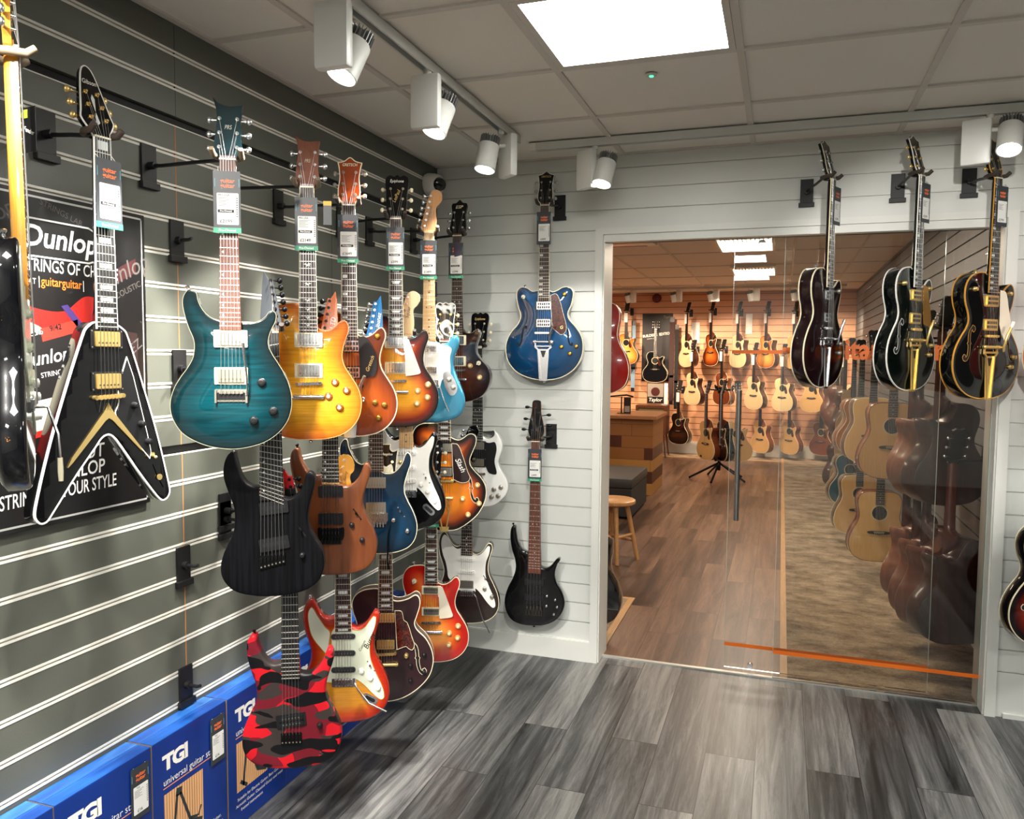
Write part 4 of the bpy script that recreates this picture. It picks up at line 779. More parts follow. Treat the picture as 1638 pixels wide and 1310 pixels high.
G['bass'] = dict(body=BASS, T=42, rf=9, top=M_BLK(), vn=946, fe=272, scale=864, nf=24, heel=300, join=370, wn=45, wb=68, board=ROSEL, inlay='dot', neck=NECKMAHO, head=H_BAS, headm=M_BLK(), headside=RMAPLE, tilt=8,
    tuners=[(-22, 60, -64, 62), (-18, 112, -56, 116), (-10, 170, -50, 176), (24, 80, 62, 84), (20, 132, 58, 138)], tunm=BLKMET, wing=True, ns=5, sp=70, bv=92, bd=15, pickups=[P('soap', 224, cover=BLKP, w=100, h=34), P('soap', 146, cover=BLKP, w=100, h=34)],
    bridge=('bass', 92, mat('cosmo_black', '#5a5650', .25, 1.)), knobs=[(66, 158, 'sm'), (109, 142, 'sm'), (64, 107, 'sm'), (119, 105, 'sm'), (103, 66, 'sm')], buttons=[(-116, 508, -.3, 1), (-4, -4, 0, -1)], btnm=BLKMET)
RW = dict(T=66, arch=8, rf=3, vn=882, fe=428, scale=628, nf=22, heel=435, join=470, bd=15, bv=254, tv=200, td=12, tilt=14, tuners=t33((40, 80, 122), 22, 50))
DRK = burst('dark_cherry_gloss', [(0, '#180408'), (200, '#1e070b')]); GRN = mat('black_green_gloss', '#040a08', .3, coat=1, spec=.05)
G['darkcherry'] = dict(RW, body=HOL, top=DRK, bind=CREAM, bindb=CREAM, bw=3, board=ROSE, inlay='thumb', bbind=CREAM, neck=DRK, head=H_GRE, headm=M_BLK(), headbind=CREAM, tunm=CHROME, pickups=[P('filter', 396, cover=CHROME), P('filter', 300, cover=CHROME)],
    bridge=('bigsbyb', 254, CHROME), knobs=[(118, 420, 'chr'), (130, 150, 'chr'), (150, 190, 'chr')], fholes=[(-120, 210, .9, None), (126, 210, -.9, None)], buttons=[(-60, 508, 0, 1)])
G['whitebound'] = dict(RW, body=HOL, top=GRN, bind=WHITEP, bindb=WHITEP, bw=3.4, board=EBONY, inlay='thumb', bbind=WHITEP, neck=GRN, head=H_GRE, headm=M_BLK(), headbind=WHITEP, tunm=GOLD, pickups=[P('filter', 396, cover=GOLD, ring=GOLD), P('filter', 300, cover=GOLD, ring=GOLD)],
    bridge=('bigsbyb', 254, GOLD), guards=[([(36, 440, 1), (70, 430), (96, 360), (112, 300), (104, 268), (50, 276, 1), (40, 340, 1)], mat('gold_guard', '#b98a3c', .25, .8), 12)], knobs=[(118, 430, 'gold'), (130, 150, 'gold'), (150, 190, 'gold'), (-100, 440, 'gold')], fholes=[(-120, 224, 1.1, WHITEP), (126, 224, -1.1, WHITEP)])
G['goldbound'] = dict(RW, body=[(u*1.03, v) for u, v in HOL], top=M_BLK(), bind=mat('gold_binding', '#c98f34', .35, coat=.6), bindb=mat('gold_binding', '#c98f34'), bw=3.4, board=EBONY, inlay='thumb', bbind=mat('gold_binding', '#c98f34'), neck=M_BLK(), head=H_GRE, headm=M_BLK(), headbind=mat('gold_binding', '#c98f34'), tunm=GOLD, pickups=[P('filter', 396, cover=GOLD, ring=GOLD), P('filter', 300, cover=GOLD, ring=GOLD)],
    bridge=('bigsby', 254, GOLD), guards=[([(36, 440, 1), (70, 432), (92, 370), (112, 300), (108, 256), (84, 232), (58, 262), (40, 300, 1)], mat('ivory_guard', '#eadfc8'), 12)], knobs=[(118, 430, 'gold'), (140, 130, 'gold'), (164, 170, 'gold'), (-104, 440, 'gold')], fholes=[(-122, 224, 1.1, mat('gold_binding', '#c98f34')), (128, 224, -1.1, mat('gold_binding', '#c98f34'))], buttons=[(-60, 508, 0, 1)], btnm=GOLD)
G['redorange'] = dict(RW, body=HOL, top=mat('orange_red_gloss', '#c2330f', .15, coat=1), bind=CREAM, bindb=CREAM, board=ROSE, inlay='thumb', neck=NECKMAHO, head=H_GRE, headm=M_BLK(), tunm=CHROME, pickups=[P('filter', 396, cover=CHROME), P('filter', 300, cover=CHROME)], bridge=('bigsbyb', 254, CHROME), fholes=[(-122, 224, 1., None)])
G['redburst'] = dict(RW, body=HOL, top=burst('red_sunburst', [(0, '#0c0405'), (20, '#14060a'), (44, '#5a160c'), (80, '#8f2c10'), (200, '#a83a14')]), side=M_BLK(), bind=CREAM, bindb=CREAM, board=ROSE, inlay='block', neck=NECKMAHO, head=H_EPI, headm=M_BLK(), tunm=NICKEL, pickups=[P(HB, 396, cover=NICKEL, ring=BLKP), P(HB, 300, cover=NICKEL, ring=BLKP)], bridge=('tomstop', 254, NICKEL), fholes=[(-122, 224, 1., CREAM)])
RELIC = mat('worn_black_lacquer', '#0b0c0e', .3, coat=1, spec=.1)
_v = texco(RELIC, (24, 24, 24)); _n = nd(RELIC, 'ShaderNodeTexNoise', Scale=1., Detail=6., Roughness=.75); lk(RELIC, _v, _n.inputs['Vector'])
lk(RELIC, ramp(RELIC, _n.outputs['Fac'], [(.0, '#0a0b0d'), (.655, '#0c0d10'), (.68, '#b4762c'), (.72, '#d8b98a')]).outputs[0], pr(RELIC).inputs['Base Color'])
AGEDM = wood('aged_maple_neck', '#d9902f', '#e8a84a', .25, .8, scale=(60, 60, 6))
G['relic'] = dict(body=STRAT, T=45, rf=9, rb=9, top=RELIC, vn=800, fe=348, scale=648, nf=21, heel=345, join=376, board=AGEDM, inlay='dot', inlm=BLKP, neck=AGEDM, head=H_STR, headm=AGEDM, tilt=0, tuners=TINL, inline=1, tunm=CHROME,
    pickups=[P('sc', 322, cover=MINT, d=2), P('sc', 260, cover=MINT, d=2), P('sc', 204, cover=MINT, d=2, ang=.16)], bridge=('strat', 162, CHROME), bv=154, bd=12, guards=[(GUARD_ST, MINT, 1.4)], knobs=[(62, 192, 'white', 2), (88, 164, 'white', 2), (116, 124, 'white', 2)], buttons=[(-112, 450, -.2, 1)],
    extra=lambda root, S, h: MB().tube([FR_MM(-34, 150, 8), FR_MM(-40, 150, 30), FR_MM(-52, 100, 44), FR_MM(-54, 40, 46)], [.0026, .003, .003, .003], 8).tube([FR_MM(-54, 56, 46), FR_MM(-54, 30, 46), FR_MM(-54, 12, 46)], [.0045, .005, .004], 8, 1).obj('tremolo_arm', [CHROME, CREAM], root, 40))
# ---------------------------------------------------------------- room materials
CHAR = mat('charcoal_laminate', '#585a51', .42, bump=.15, bscale=300); CHAR_D = mat('groove_black', '#0e0e0e', .7)
ALU = mat('painted_aluminium', '#dedbd0', .4, 0); ALU_D = mat('slot_aluminium', '#b9b7ab', .5, 0)
WHITEW = mat('white_laminate', '#d5d7d1', .35); WHITEG = mat('white_groove', '#7b7d78', .6); WHITET = mat('white_trim', '#dcddd6', .35)
PEACH = mat('warm_lit_peach_laminate', '#dda57c', .45); PEACHG = mat('peach_groove', '#94694e', .6)  # peach tint also carries the room's warm light, besides the laminate's own colour
TILE = mat('ceiling_tile', '#ece6db', .9, bump=.5, bscale=260); TBAR = mat('ceiling_bar', '#d2cbc0', .5)
LEDM = mat('led_diffuser', '#ffffff', .5, emit='#fffdf6', estr=15.)
def planks(key, cols, w, l, rough, seed=0, gap=.0015, bumpy=.25, gr=(16, 1.1)):
    m = mat(key, '#888888', rough); v = texco(m, (1, 1, 1), (0, 0, radians(90)), loc=(seed, seed*.3, 0))
    b = nd(m, 'ShaderNodeTexBrick', Scale=1.); b.offset = .37; b.offset_frequency = 2; lk(m, v, b.inputs['Vector'])
    b.inputs['Mortar Size'].default_value = gap; b.inputs['Brick Width'].default_value = l; b.inputs['Row Height'].default_value = w
    b.inputs['Color1'].default_value = (0, 0, 0, 1); b.inputs['Color2'].default_value = (1, 1, 1, 1); b.inputs['Mortar'].default_value = (.5, .5, .5, 1); b.inputs['Bias'].default_value = 0
    t = nd(m, 'ShaderNodeTexCoord'); mp = nd(m, 'ShaderNodeMapping'); mp.inputs['Scale'].default_value = (gr[0], gr[1], 1)
    add = nd(m, 'ShaderNodeVectorMath', operation='MULTIPLY_ADD'); lk(m, b.outputs['Color'], add.inputs[0]); add.inputs[1].default_value = (7, 9, 3)
    lk(m, t.outputs['Object'], add.inputs[2]); lk(m, add.outputs[0], mp.inputs['Vector'])
    n = nd(m, 'ShaderNodeTexNoise', Scale=1., Detail=10., Roughness=.78, Distortion=.7); lk(m, mp.outputs[0], n.inputs['Vector'])
    n2 = nd(m, 'ShaderNodeTexNoise', Scale=.35, Detail=3., Distortion=.6); lk(m, mp.outputs[0], n2.inputs['Vector'])
    ma = nd(m, 'ShaderNodeMath', operation='MULTIPLY_ADD'); lk(m, n2.outputs['Fac'], ma.inputs[0]); ma.inputs[1].default_value = .45
    m2 = nd(m, 'ShaderNodeMath', operation='MULTIPLY'); lk(m, n.outputs['Fac'], m2.inputs[0]); m2.inputs[1].default_value = .62; lk(m, m2.outputs[0], ma.inputs[2])
    m3 = nd(m, 'ShaderNodeMath', operation='MULTIPLY_ADD'); sep = nd(m, 'ShaderNodeSeparateColor'); lk(m, b.outputs['Color'], sep.inputs[0]); lk(m, sep.outputs[0], m3.inputs[0]); m3.inputs[1].default_value = .16; lk(m, ma.outputs[0], m3.inputs[2])
    r = ramp(m, m3.outputs[0], [(.46, cols[0]), (.555, cols[1]), (.65, cols[2]), (.76, cols[3])])
    out = mixc(m, b.outputs['Fac'], r.outputs[0], cols[0]); lk(m, out, pr(m).inputs['Base Color'])
    bp = nd(m, 'ShaderNodeBump', Strength=bumpy, Distance=.001); lk(m, n.outputs['Fac'], bp.inputs['Height']); lk(m, bp.outputs['Normal'], pr(m).inputs['Normal']); return m
GREYF = planks('grey_vinyl_planks', ['#171819', '#3c3d3d', '#646463', '#8e8d89'], .19, 1.22, .32, gr=(26, 1.5))
BROWNF = planks('walnut_vinyl_planks', ['#281b14', '#4d382a', '#6a5040', '#876a54'], .18, 1.22, .36, 3)
CARP = mat('mottled_carpet', '#8a7757', .95); _v = texco(CARP, (1, 1, 1)); _n = nd(CARP, 'ShaderNodeTexNoise', Scale=4.5, Detail=10., Roughness=.72); lk(CARP, texco(CARP, (1, 1.6, 1)), _n.inputs['Vector'])
_n2 = nd(CARP, 'ShaderNodeTexNoise', Scale=130., Detail=2.); lk(CARP, _v, _n2.inputs['Vector'])
_c = ramp(CARP, _n.outputs['Fac'], [(.36, '#6b5b49'), (.47, '#8f7d67'), (.56, '#a8967e'), (.68, '#bdac94')]); _c2 = ramp(CARP, _n2.outputs['Fac'], [(.35, (.72, .72, .72)), (.6, (1, 1, 1))])
lk(CARP, mixc(CARP, 1., _c.outputs[0], _c2.outputs[0], 'MULTIPLY'), pr(CARP).inputs['Base Color'])
OAKS = wood('light_oak_strip', '#b98e5e', '#cfa777', .4, scale=(40, 3, 40))
def struct(name, mb, m, parent=None, **k):
    o = mb.obj(name, m, parent, **k)
    if parent is None: o['kind'] = 'structure'
    return o
# ---------------------------------------------------------------- floors
struct('floor', MB().box(-.15, 5.2, -7, .085, -.06, 0), GREYF)
struct('floor_2', MB().box(-2.7, 3.0, .105, 9.5, -.06, 0), BROWNF)
struct('floor_3', MB().box(1.835, 2.82, .11, 9.3, 0, .004).box(-2.6, 1.80, 8.75, 9.3, 0, .004).box(-1, .86, .22, 1.11, 0, .004), CARP)
struct('trim_1', MB().box(1.80, 1.835, .11, 9.3, 0, .006).box(-2.6, 1.80, 8.71, 8.75, 0, .006).box(.86, .9, .2, 1.15, 0, .006).box(-1, .86, 1.11, 1.15, 0, .006), OAKS)
struct('trim_2', MB().box(.88, 2.7, .083, .107, -.03, .008), mat('threshold_metal', '#c9c9c2', .4, .6))
# ---------------------------------------------------------------- ceiling
GX, GXS, GY, GYS = .3777, .6157, -.6306, .57
LX0, LX1, LY1, LY0 = GX+GXS, GX+2*GXS, GY-GYS, GY-2*GYS
cm = MB()
cm.box(-.15, LX0, -7, .2, H+.006, H+.06).box(LX1, 5.2, -7, .2, H+.006, H+.06).box(LX0, LX1, -7, LY0, H+.006, H+.06).box(LX0, LX1, LY1, .2, H+.006, H+.06).box(LX0, LX1, LY0, LY1, H+.045, H+.06)
ceil = struct('ceiling', cm, TILE)
gb = MB(); k = 0
while GX+GXS*k < 5.1: x = GX+GXS*k; gb.box(x-.012, x+.012, -6.9, -.001, H-.001, H+.012); k += 1
k = 0
while GY-GYS*k > -6.9: y = GY-GYS*k; gb.box(.001, 5.1, y-.012, y+.012, H-.0014, H+.012); k += 1
gb.box(.001, .022, -6.9, -.001, H-.002, H+.01).box(.001, 5.1, -.022, -.001, H-.002, H+.01)
gb.obj('ceiling_grid', TBAR, ceil)
t = thing('ceiling_light_panel', 'glowing white square light panel set in the ceiling grid', 'light', ((LX0+LX1)/2, (LY0+LY1)/2, H), 0)
hx, hy = (LX1-LX0)/2-.013, (LY1-LY0)/2-.013
MB().box(-hx, hx, -hy, -hy+.022, -.002, .03).box(-hx, hx, hy-.022, hy, -.002, .03).box(-hx, -hx+.022, -hy+.022, hy-.022, -.002, .03).box(hx-.022, hx, -hy+.022, hy-.022, -.002, .03).obj('light_frame', TBAR, t)
MB().box(-hx+.022, hx-.022, -hy+.022, hy-.022, .008, .014).obj('diffuser', LEDM, t)
t = thing('ceiling_sensor', 'small round ceiling device with a green indicator light', 'sensor', (1.3, -1.06, H+.004))
MB().lathe([(.016, 0), (.022, -.002), (.02, -.006), (.008, -.008), (0, -.008)], (0, 0, 0), (0, 0, 1), 20).obj('rim', TBAR, t, True)
MB().lathe([(.008, -.008), (.007, -.011), (0, -.0115)], (0, 0, 0), (0, 0, 1), 14).obj('indicator', mat('green_led', '#4fe0a0', .4, emit='#46e89c', estr=1.5), t, True)
# ---------------------------------------------------------------- left slat wall
up = [2.48, 2.38]+[2.18-.1*i for i in range(9)]; lo = [1.175-.1*i for i in range(12)]; joints = [2.28, 1.28]
Y0, Y1 = -6.9, 0.
allg = sorted([(z, .007) for z in up+lo]+[(z, .014) for z in joints])
wl = MB(); wl.box(-.15, -.018, Y0, Y1, 0, H+.006)
z0 = .0
wp = MB()
for z, h in allg+[(H, 0)]: wp.box(-.018, 0, Y0, Y1, z0, z-h, 0); z0 = z+h
wall_l = struct('wall_left', wl, CHAR_D); wp.obj('slat_panels', CHAR, wall_l)
tr = MB()
for z in up+lo:
    for s in (-1, 1): tr.box(-.006, .0012, Y0, Y1, z+s*.0026, z+s*.0088, 0)
    tr.box(-.008, -.006, Y0, Y1, z-.007, z+.007, 1)
for z in joints: tr.box(-.012, .0008, Y0, Y1, z-.0165, z-.0135, 0)
tr.obj('slot_trim', [ALU, ALU_D], wall_l)
sm = MB(); sm.box(-.012, .0004, -1.932, -1.9285, .02, 1.266, 0).box(-.012, .0004, -1.935, -1.9315, 1.294, 2.266, 0); sm.box(-.01, .0004, -1.052, -1.0505, 1.3, 2.26, 1).box(-.01, .0004, -1.052, -1.0505, .02, 1.26, 1).box(-.01, .0004, -1.93, -1.9285, 2.295, 2.56, 1)
sm.obj('panel_seam', [mat('raw_board_edge', '#b87a40', .8), CHAR_D], wall_l)
# ---------------------------------------------------------------- back slat wall with the door opening
DX0, DX1, DZ = .90, 2.665, 2.165; CX0, CX1, CZ = .867, 2.702, 2.213
wb = MB(); wb.box(-.15, DX0, .016, .2, 0, H+.2).box(DX1, 5.2, .016, .2, 0, H+.2).box(DX0, DX1, .016, .2, DZ, H+.2)
wall_b = struct('wall_back', wb, WHITEG)
bp = MB(); zs = [2.504-.1*i for i in range(24)]
def slats(x0, x1, za, zb):
    z0 = za
    for z in sorted(zs):
        if z < za+.03: continue
        if z > zb-.02: break
        bp.box(x0, x1, 0, .017, z0, z-.0028); bp.box(x0, x1, .009, .0165, z-.0028, z+.0028); z0 = z+.0028
    bp.box(x0, x1, 0, .017, z0, zb)
slats(.0, CX0, .0, H); slats(CX0, CX1, CZ, H); slats(CX1, 5.2, 0, H)
bp.obj('slat_panels', WHITEW, wall_b)
struct('baseboard_back', MB().box(0.001, CX0, -.016, 0, 0, .104).box(0.001, CX0, -.012, 0, .104, .108), WHITET)
struct('baseboard_right', MB().box(CX1+.03, 5.19, -.014, 0, 0, .02), WHITET)
fr = MB()
fr.box(CX0, DX0+.006, -.014, .018, 0, CZ).box(DX1-.006, CX1, -.014, .018, 0, CZ).box(CX0, CX1, -.0145, .018, CZ-.03, CZ)
fr.box(DX0, DX0+.012, .0, .2, 0, DZ+.02).box(DX1-.012, DX1, .0, .2, 0, DZ+.02).box(DX0, DX1, 0.02, .2, DZ, DZ+.02).box(DX0+.012, DX1-.012, -.004, .05, DZ-.018, CZ-.03)
struct('trim_3', fr, WHITET)
# shop walls out of view
struct('wall_right', MB().box(5.1, 5.25, -7, 0, 0, H), mat('charcoal_wall_paint', '#1d1e1d', .7)); struct('wall_front', MB().box(-.15, 5.25, -7.1, -6.9, 0, H), mat('front_wall_paint', '#d8d8d2', .6))
# ---------------------------------------------------------------- the acoustic room
H2 = 2.63
c2 = struct('ceiling_2', MB().box(-2.7, 3, .2, 9.5, H2+.006, H2+.05), TILE)
g2 = MB()
for k in range(10): x = -2.35+.6*k; g2.box(x-.012, x+.012, .2, 9.3, H2-.001, H2+.012)
for k in range(8): y = .75+1.2*k; g2.box(-2.6, 2.9, y-.012, y+.012, H2-.0014, H2+.012)
g2.obj('ceiling_grid', TBAR, c2)
FW = 9.3
fwm = MB(); fwm.box(-2.7, 3, FW+.015, FW+.15, 0, H2+.01); wf = struct('wall_far', fwm, PEACHG)
pp = MB(); z0 = .2
for k in range(24):
    z = .3+.1*k; pp.box(-2.6, 2.82, FW, FW+.014, z0, z-.005); z0 = z+.005
pp.box(-2.6, 2.82, FW, FW+.014, z0, H2); pp.obj('slat_panels', PEACH, wf)
struct('baseboard_far', MB().box(-2.6, 2.82, FW-.015, FW, 0, .2), WHITET)
rw = MB(); rw.box(2.835, 3, .2, FW, 0, H2); wr = struct('wall_right_2', rw, WHITEG)
rp = MB(); z0 = .1
for k in range(25):
    z = .2+.1*k; rp.box(2.82, 2.834, .2, FW, z0, z-.005); z0 = z+.005
    if z > H2-.12: break
rp.box(2.82, 2.834, .2, FW, z0, H2); rp.obj('slat_panels', mat('grey_white_laminate', '#71767d', .5), wr)
struct('baseboard_right_2', MB().box(2.80, 2.82, .2, FW, 0, .1), WHITET)
struct('wall_left_2', MB().box(-2.75, -2.6, .2, FW, 0, H2), PEACH)
# ---------------------------------------------------------------- glass screen with sliding leaf
GL = bpy.data.materials.new('clear_glass'); GL.use_nodes = True; MATS['clear_glass'] = GL
_t = GL.node_tree; _t.nodes.clear(); _o = _t.nodes.new('ShaderNodeOutputMaterial'); _mx = _t.nodes.new('ShaderNodeMixShader'); _tr = _t.nodes.new('ShaderNodeBsdfTransparent'); _gl = _t.nodes.new('ShaderNodeBsdfGlossy'); _fr = _t.nodes.new('ShaderNodeFresnel')
_fr.inputs[0].default_value = 1.5; _gl.inputs['Roughness'].default_value = .0; _tr.inputs[0].default_value = (.955, .96, .95, 1)
_t.links.new(_fr.outputs[0], _mx.inputs[0]); _t.links.new(_tr.outputs[0], _mx.inputs[1]); _t.links.new(_gl.outputs[0], _mx.inputs[2]); _t.links.new(_mx.outputs[0], _o.inputs[0])
GEDGE = mat('polished_glass_edge', '#b9c9bd', .1, spec=1.); ORG = mat('orange_vinyl', '#f07418', .5)
def pane(name, label, x0, x1, y, z0, z1):
    t = thing(name, label, 'glass', ((x0+x1)/2, y, 0)); w = (x1-x0)/2
    MB().box(-w, w, -.005, .005, z0, z1).obj('glass_sheet', GL, t)
    e = MB()
    for s in (-1, 1): e.box(s*w-.0008, s*w+.0008, -.0052, .0052, z0, z1)
    e.obj('glass_edge', GEDGE, t); return t
t = pane('glass_door', 'sliding glass door leaf with a long steel bar handle', 1.53, 2.455, .145, .012, 2.185)
hm = MB(); hx = 1.572-1.9925
hm.tube([(hx, -.05, .775), (hx, -.05, 1.42)], .0125, 14); hm.cyl((hx, -.05, .86), (hx, 0, .86), .008).cyl((hx, -.05, 1.34), (hx, 0, 1.34), .008)
hm.obj('handle', mat('brushed_steel', '#b5b6b4', .28, 1.), t, True)
MB().box(-.4625, .4625, -.0062, -.0052, 1.598, 1.615).obj('safety_stripe', ORG, t); MB().box(-.4625, .4625, -.0062, -.0052, .124, .142).obj('safety_stripe', ORG, t)
b = MB(); b.cyl((-.335, -.012, 2.13), (-.335, .012, 2.13), .02, n=20).cyl((-.335, -.018, .035), (-.335, .0, .035), .014, n=18); b.obj('roller_fitting', CHROME, t, True)
t = pane('glass_screen', 'fixed glass screen beside the sliding leaf, reaching the right jamb', 1.765, 2.652, .085, .01, 2.155)
for a_, b_, z_ in ((-.4435, -.3, 1.61), (.28, .4435, 1.61), (-.4435, .4435, .132)): MB().box(a_, b_, -.0062, -.0052, z_, z_+.018).obj('safety_stripe', ORG, t)
b = MB(); add_text(b, 'guitarguitar', .135, lambda u, v, d: (u, -.0056-d, v), -.013, 1.617, 0, bold=.03, fit=.53); b.obj('lettering', ORG, t)
# ---------------------------------------------------------------- hanging price tags
TAGD = mat('tag_card', '#33373b', .45); TAGW = mat('tag_paper', '#e4e4df', .5); TAGG = mat('tag_green', '#2f9a72', .45); TAGO = mat('tag_orange', '#ff7a3c', .5); INK = mat('print_ink', '#161616', .6)
CY = mat('tag_cyan', '#5aa9b8', .5)
def tag(label, loc, psi, price, brand='', owned=True, d=24, group=None, scale=1., tiltz=0):
    F = lambda u, v, dd: (u*scale/1000, -dd/1000, v*scale/1000)
    t = thing('price_tag', label, 'price tag', loc, psi+tiltz, group)
    L = 152 if owned else 158
    c = MB(); c.prism(rrect(70, L, 2, 0, -L/2), d, d+.6, 0, F); c.prism(rrect(56, 84, 3, 2, -100), d+.6, d+.8, 1, F)
    if owned: c.prism(rrect(72, 14, .5, 0, -L-5), d, d+1, 2, F)
    c.obj('card', [TAGD, TAGW, TAGG], t)
    m = MB(); add_text(m, 'guitar', 16, F, 2, -26, d+.9, bold=.02); add_text(m, 'guitar', 16, F, 2, -39, d+.9, bold=.02); m.obj('logo', TAGO, t)
    m = MB(); m.prism([(-31, -42), (-29.6, -42), (-29.6, -20), (-31, -20)], d+.6, d+.8, 0, F).prism([(31, -42), (32.4, -42), (32.4, -20), (31, -20)], d+.6, d+.8, 0, F); m.obj('side_bars', CY, t)
    m = MB(); add_text(m, price, 13, F, -3, -133, d+1, bold=.01)
    if brand: add_text(m, brand, 8, F, -8, -64, d+1, bold=.01)
    for i in range(6): m.prism([(-22, -71-i*4), (12-(i*7) % 15, -71-i*4), (12-(i*7) % 15, -72-i*4), (-22, -72-i*4)], d+.8, d+.9, 0, F)
    for i in range(9): m.prism([(24, -70-i*6), (28, -70-i*6), (28, -72.5-i*6), (24, -72.5-i*6)], d+.8, d+.9, 0, F)
    if owned: m.prism(rrect(42, 8, 1, -3, -106), d+.8, d+1, 0, F)
    m.obj('print', INK, t)
    if owned:
        m = MB(); add_text(m, 'Pre-Owned', 9.5, F, 0, -L-5, d+1.3, bold=.01); add_text(m, 'Pre-Owned', 6.5, F, -3, -106, d+1.2, bold=.01); m.obj('owned_text', WHITEP, t)
    m = MB(); m.tube([F(-20, -5, d), F(-26, 14, d-16), F(-4, 26, d-30), F(22, 16, d-18), F(24, -5, d)], .0006, 5); m.obj('tag_string', WHITEP, t)
    return t
# ---------------------------------------------------------------- wall hangers
HPL = mat('hanger_black', '#0f0f10', .5); RUB = mat('hanger_rubber', '#3b3129', .6); RUBT = mat('worn_hanger_rubber', '#6b5e4b', .6)
def plate(mb, wall, h=.118, w=.056):
    if wall == 'left': mb.box(.001, .008, -w/2, w/2, -h/2, h/2).box(.001, .016, -w/2-.006, w/2+.006, -h/2-.008, -h/2+.012, bev=.002)
    else: mb.box(-w/2, w/2, -.008, -.001, -h/2, h/2).box(-w/2-.006, w/2+.006, -.016, -.001, -h/2-.008, -h/2+.012, bev=.002)
def hanger(label, wall, base, gl, psi, zn, rub=None, head=None, group=None):
    """base: plate centre on the wall; gl: guitar root position; zn: nut height"""
    t = thing('guitar_hanger', label, 'hanger', base, 0, group); b = Vector(base)
    m = MB(); plate(m, wall); m.obj('plate', HPL, t)
    zc = zn+.012; u = Vector((cos(psi), sin(psi), 0)); n = Vector((sin(psi), -cos(psi), 0)); g = Vector((gl[0], gl[1], zc))
    bk = g-n*.042; out = Vector((1, 0, 0)) if wall == 'left' else Vector((0, -1, 0))
    p0 = out*.012; m = MB(); m.cyl(tuple(out*.006), tuple(out*.03), .011, n=14); q = bk-b
    m.tube([p0, out*.05+Vector((0, 0, q.z*.3)), q*.55+out*.01, q], .0055, 8); m.obj('arm', HPL, t, True)
    m = MB(); A = lambda s: [q, q+u*s*.018+n*.004, q+u*s*.034+n*.028, q+u*s*.036+n*.055, q+u*s*.038+n*.07+Vector((0, 0, .012))]
    for s in (-1, 1): m.tube(A(s), [.006, .008, .0085, .0085, .0075], 10)
    m.obj('yoke', rub or RUB, t, True); return t
def bracket(label, wall, base, group=None, back=False):
    t = thing('display_bracket', label, 'bracket', base, 0, group); m = MB(); plate(m, wall); m.obj('plate', HPL, t)
    m = MB(); o = Vector((1, 0, 0)) if wall == 'left' else Vector((0, -1, 0))
    m.tube([o*.006, o*.05, o*.062+Vector((0, 0, .004))], .0055, 8); m.cyl(tuple(o*.006), tuple(o*.022), .012, n=14); m.obj('peg', HPL, t, True); return t
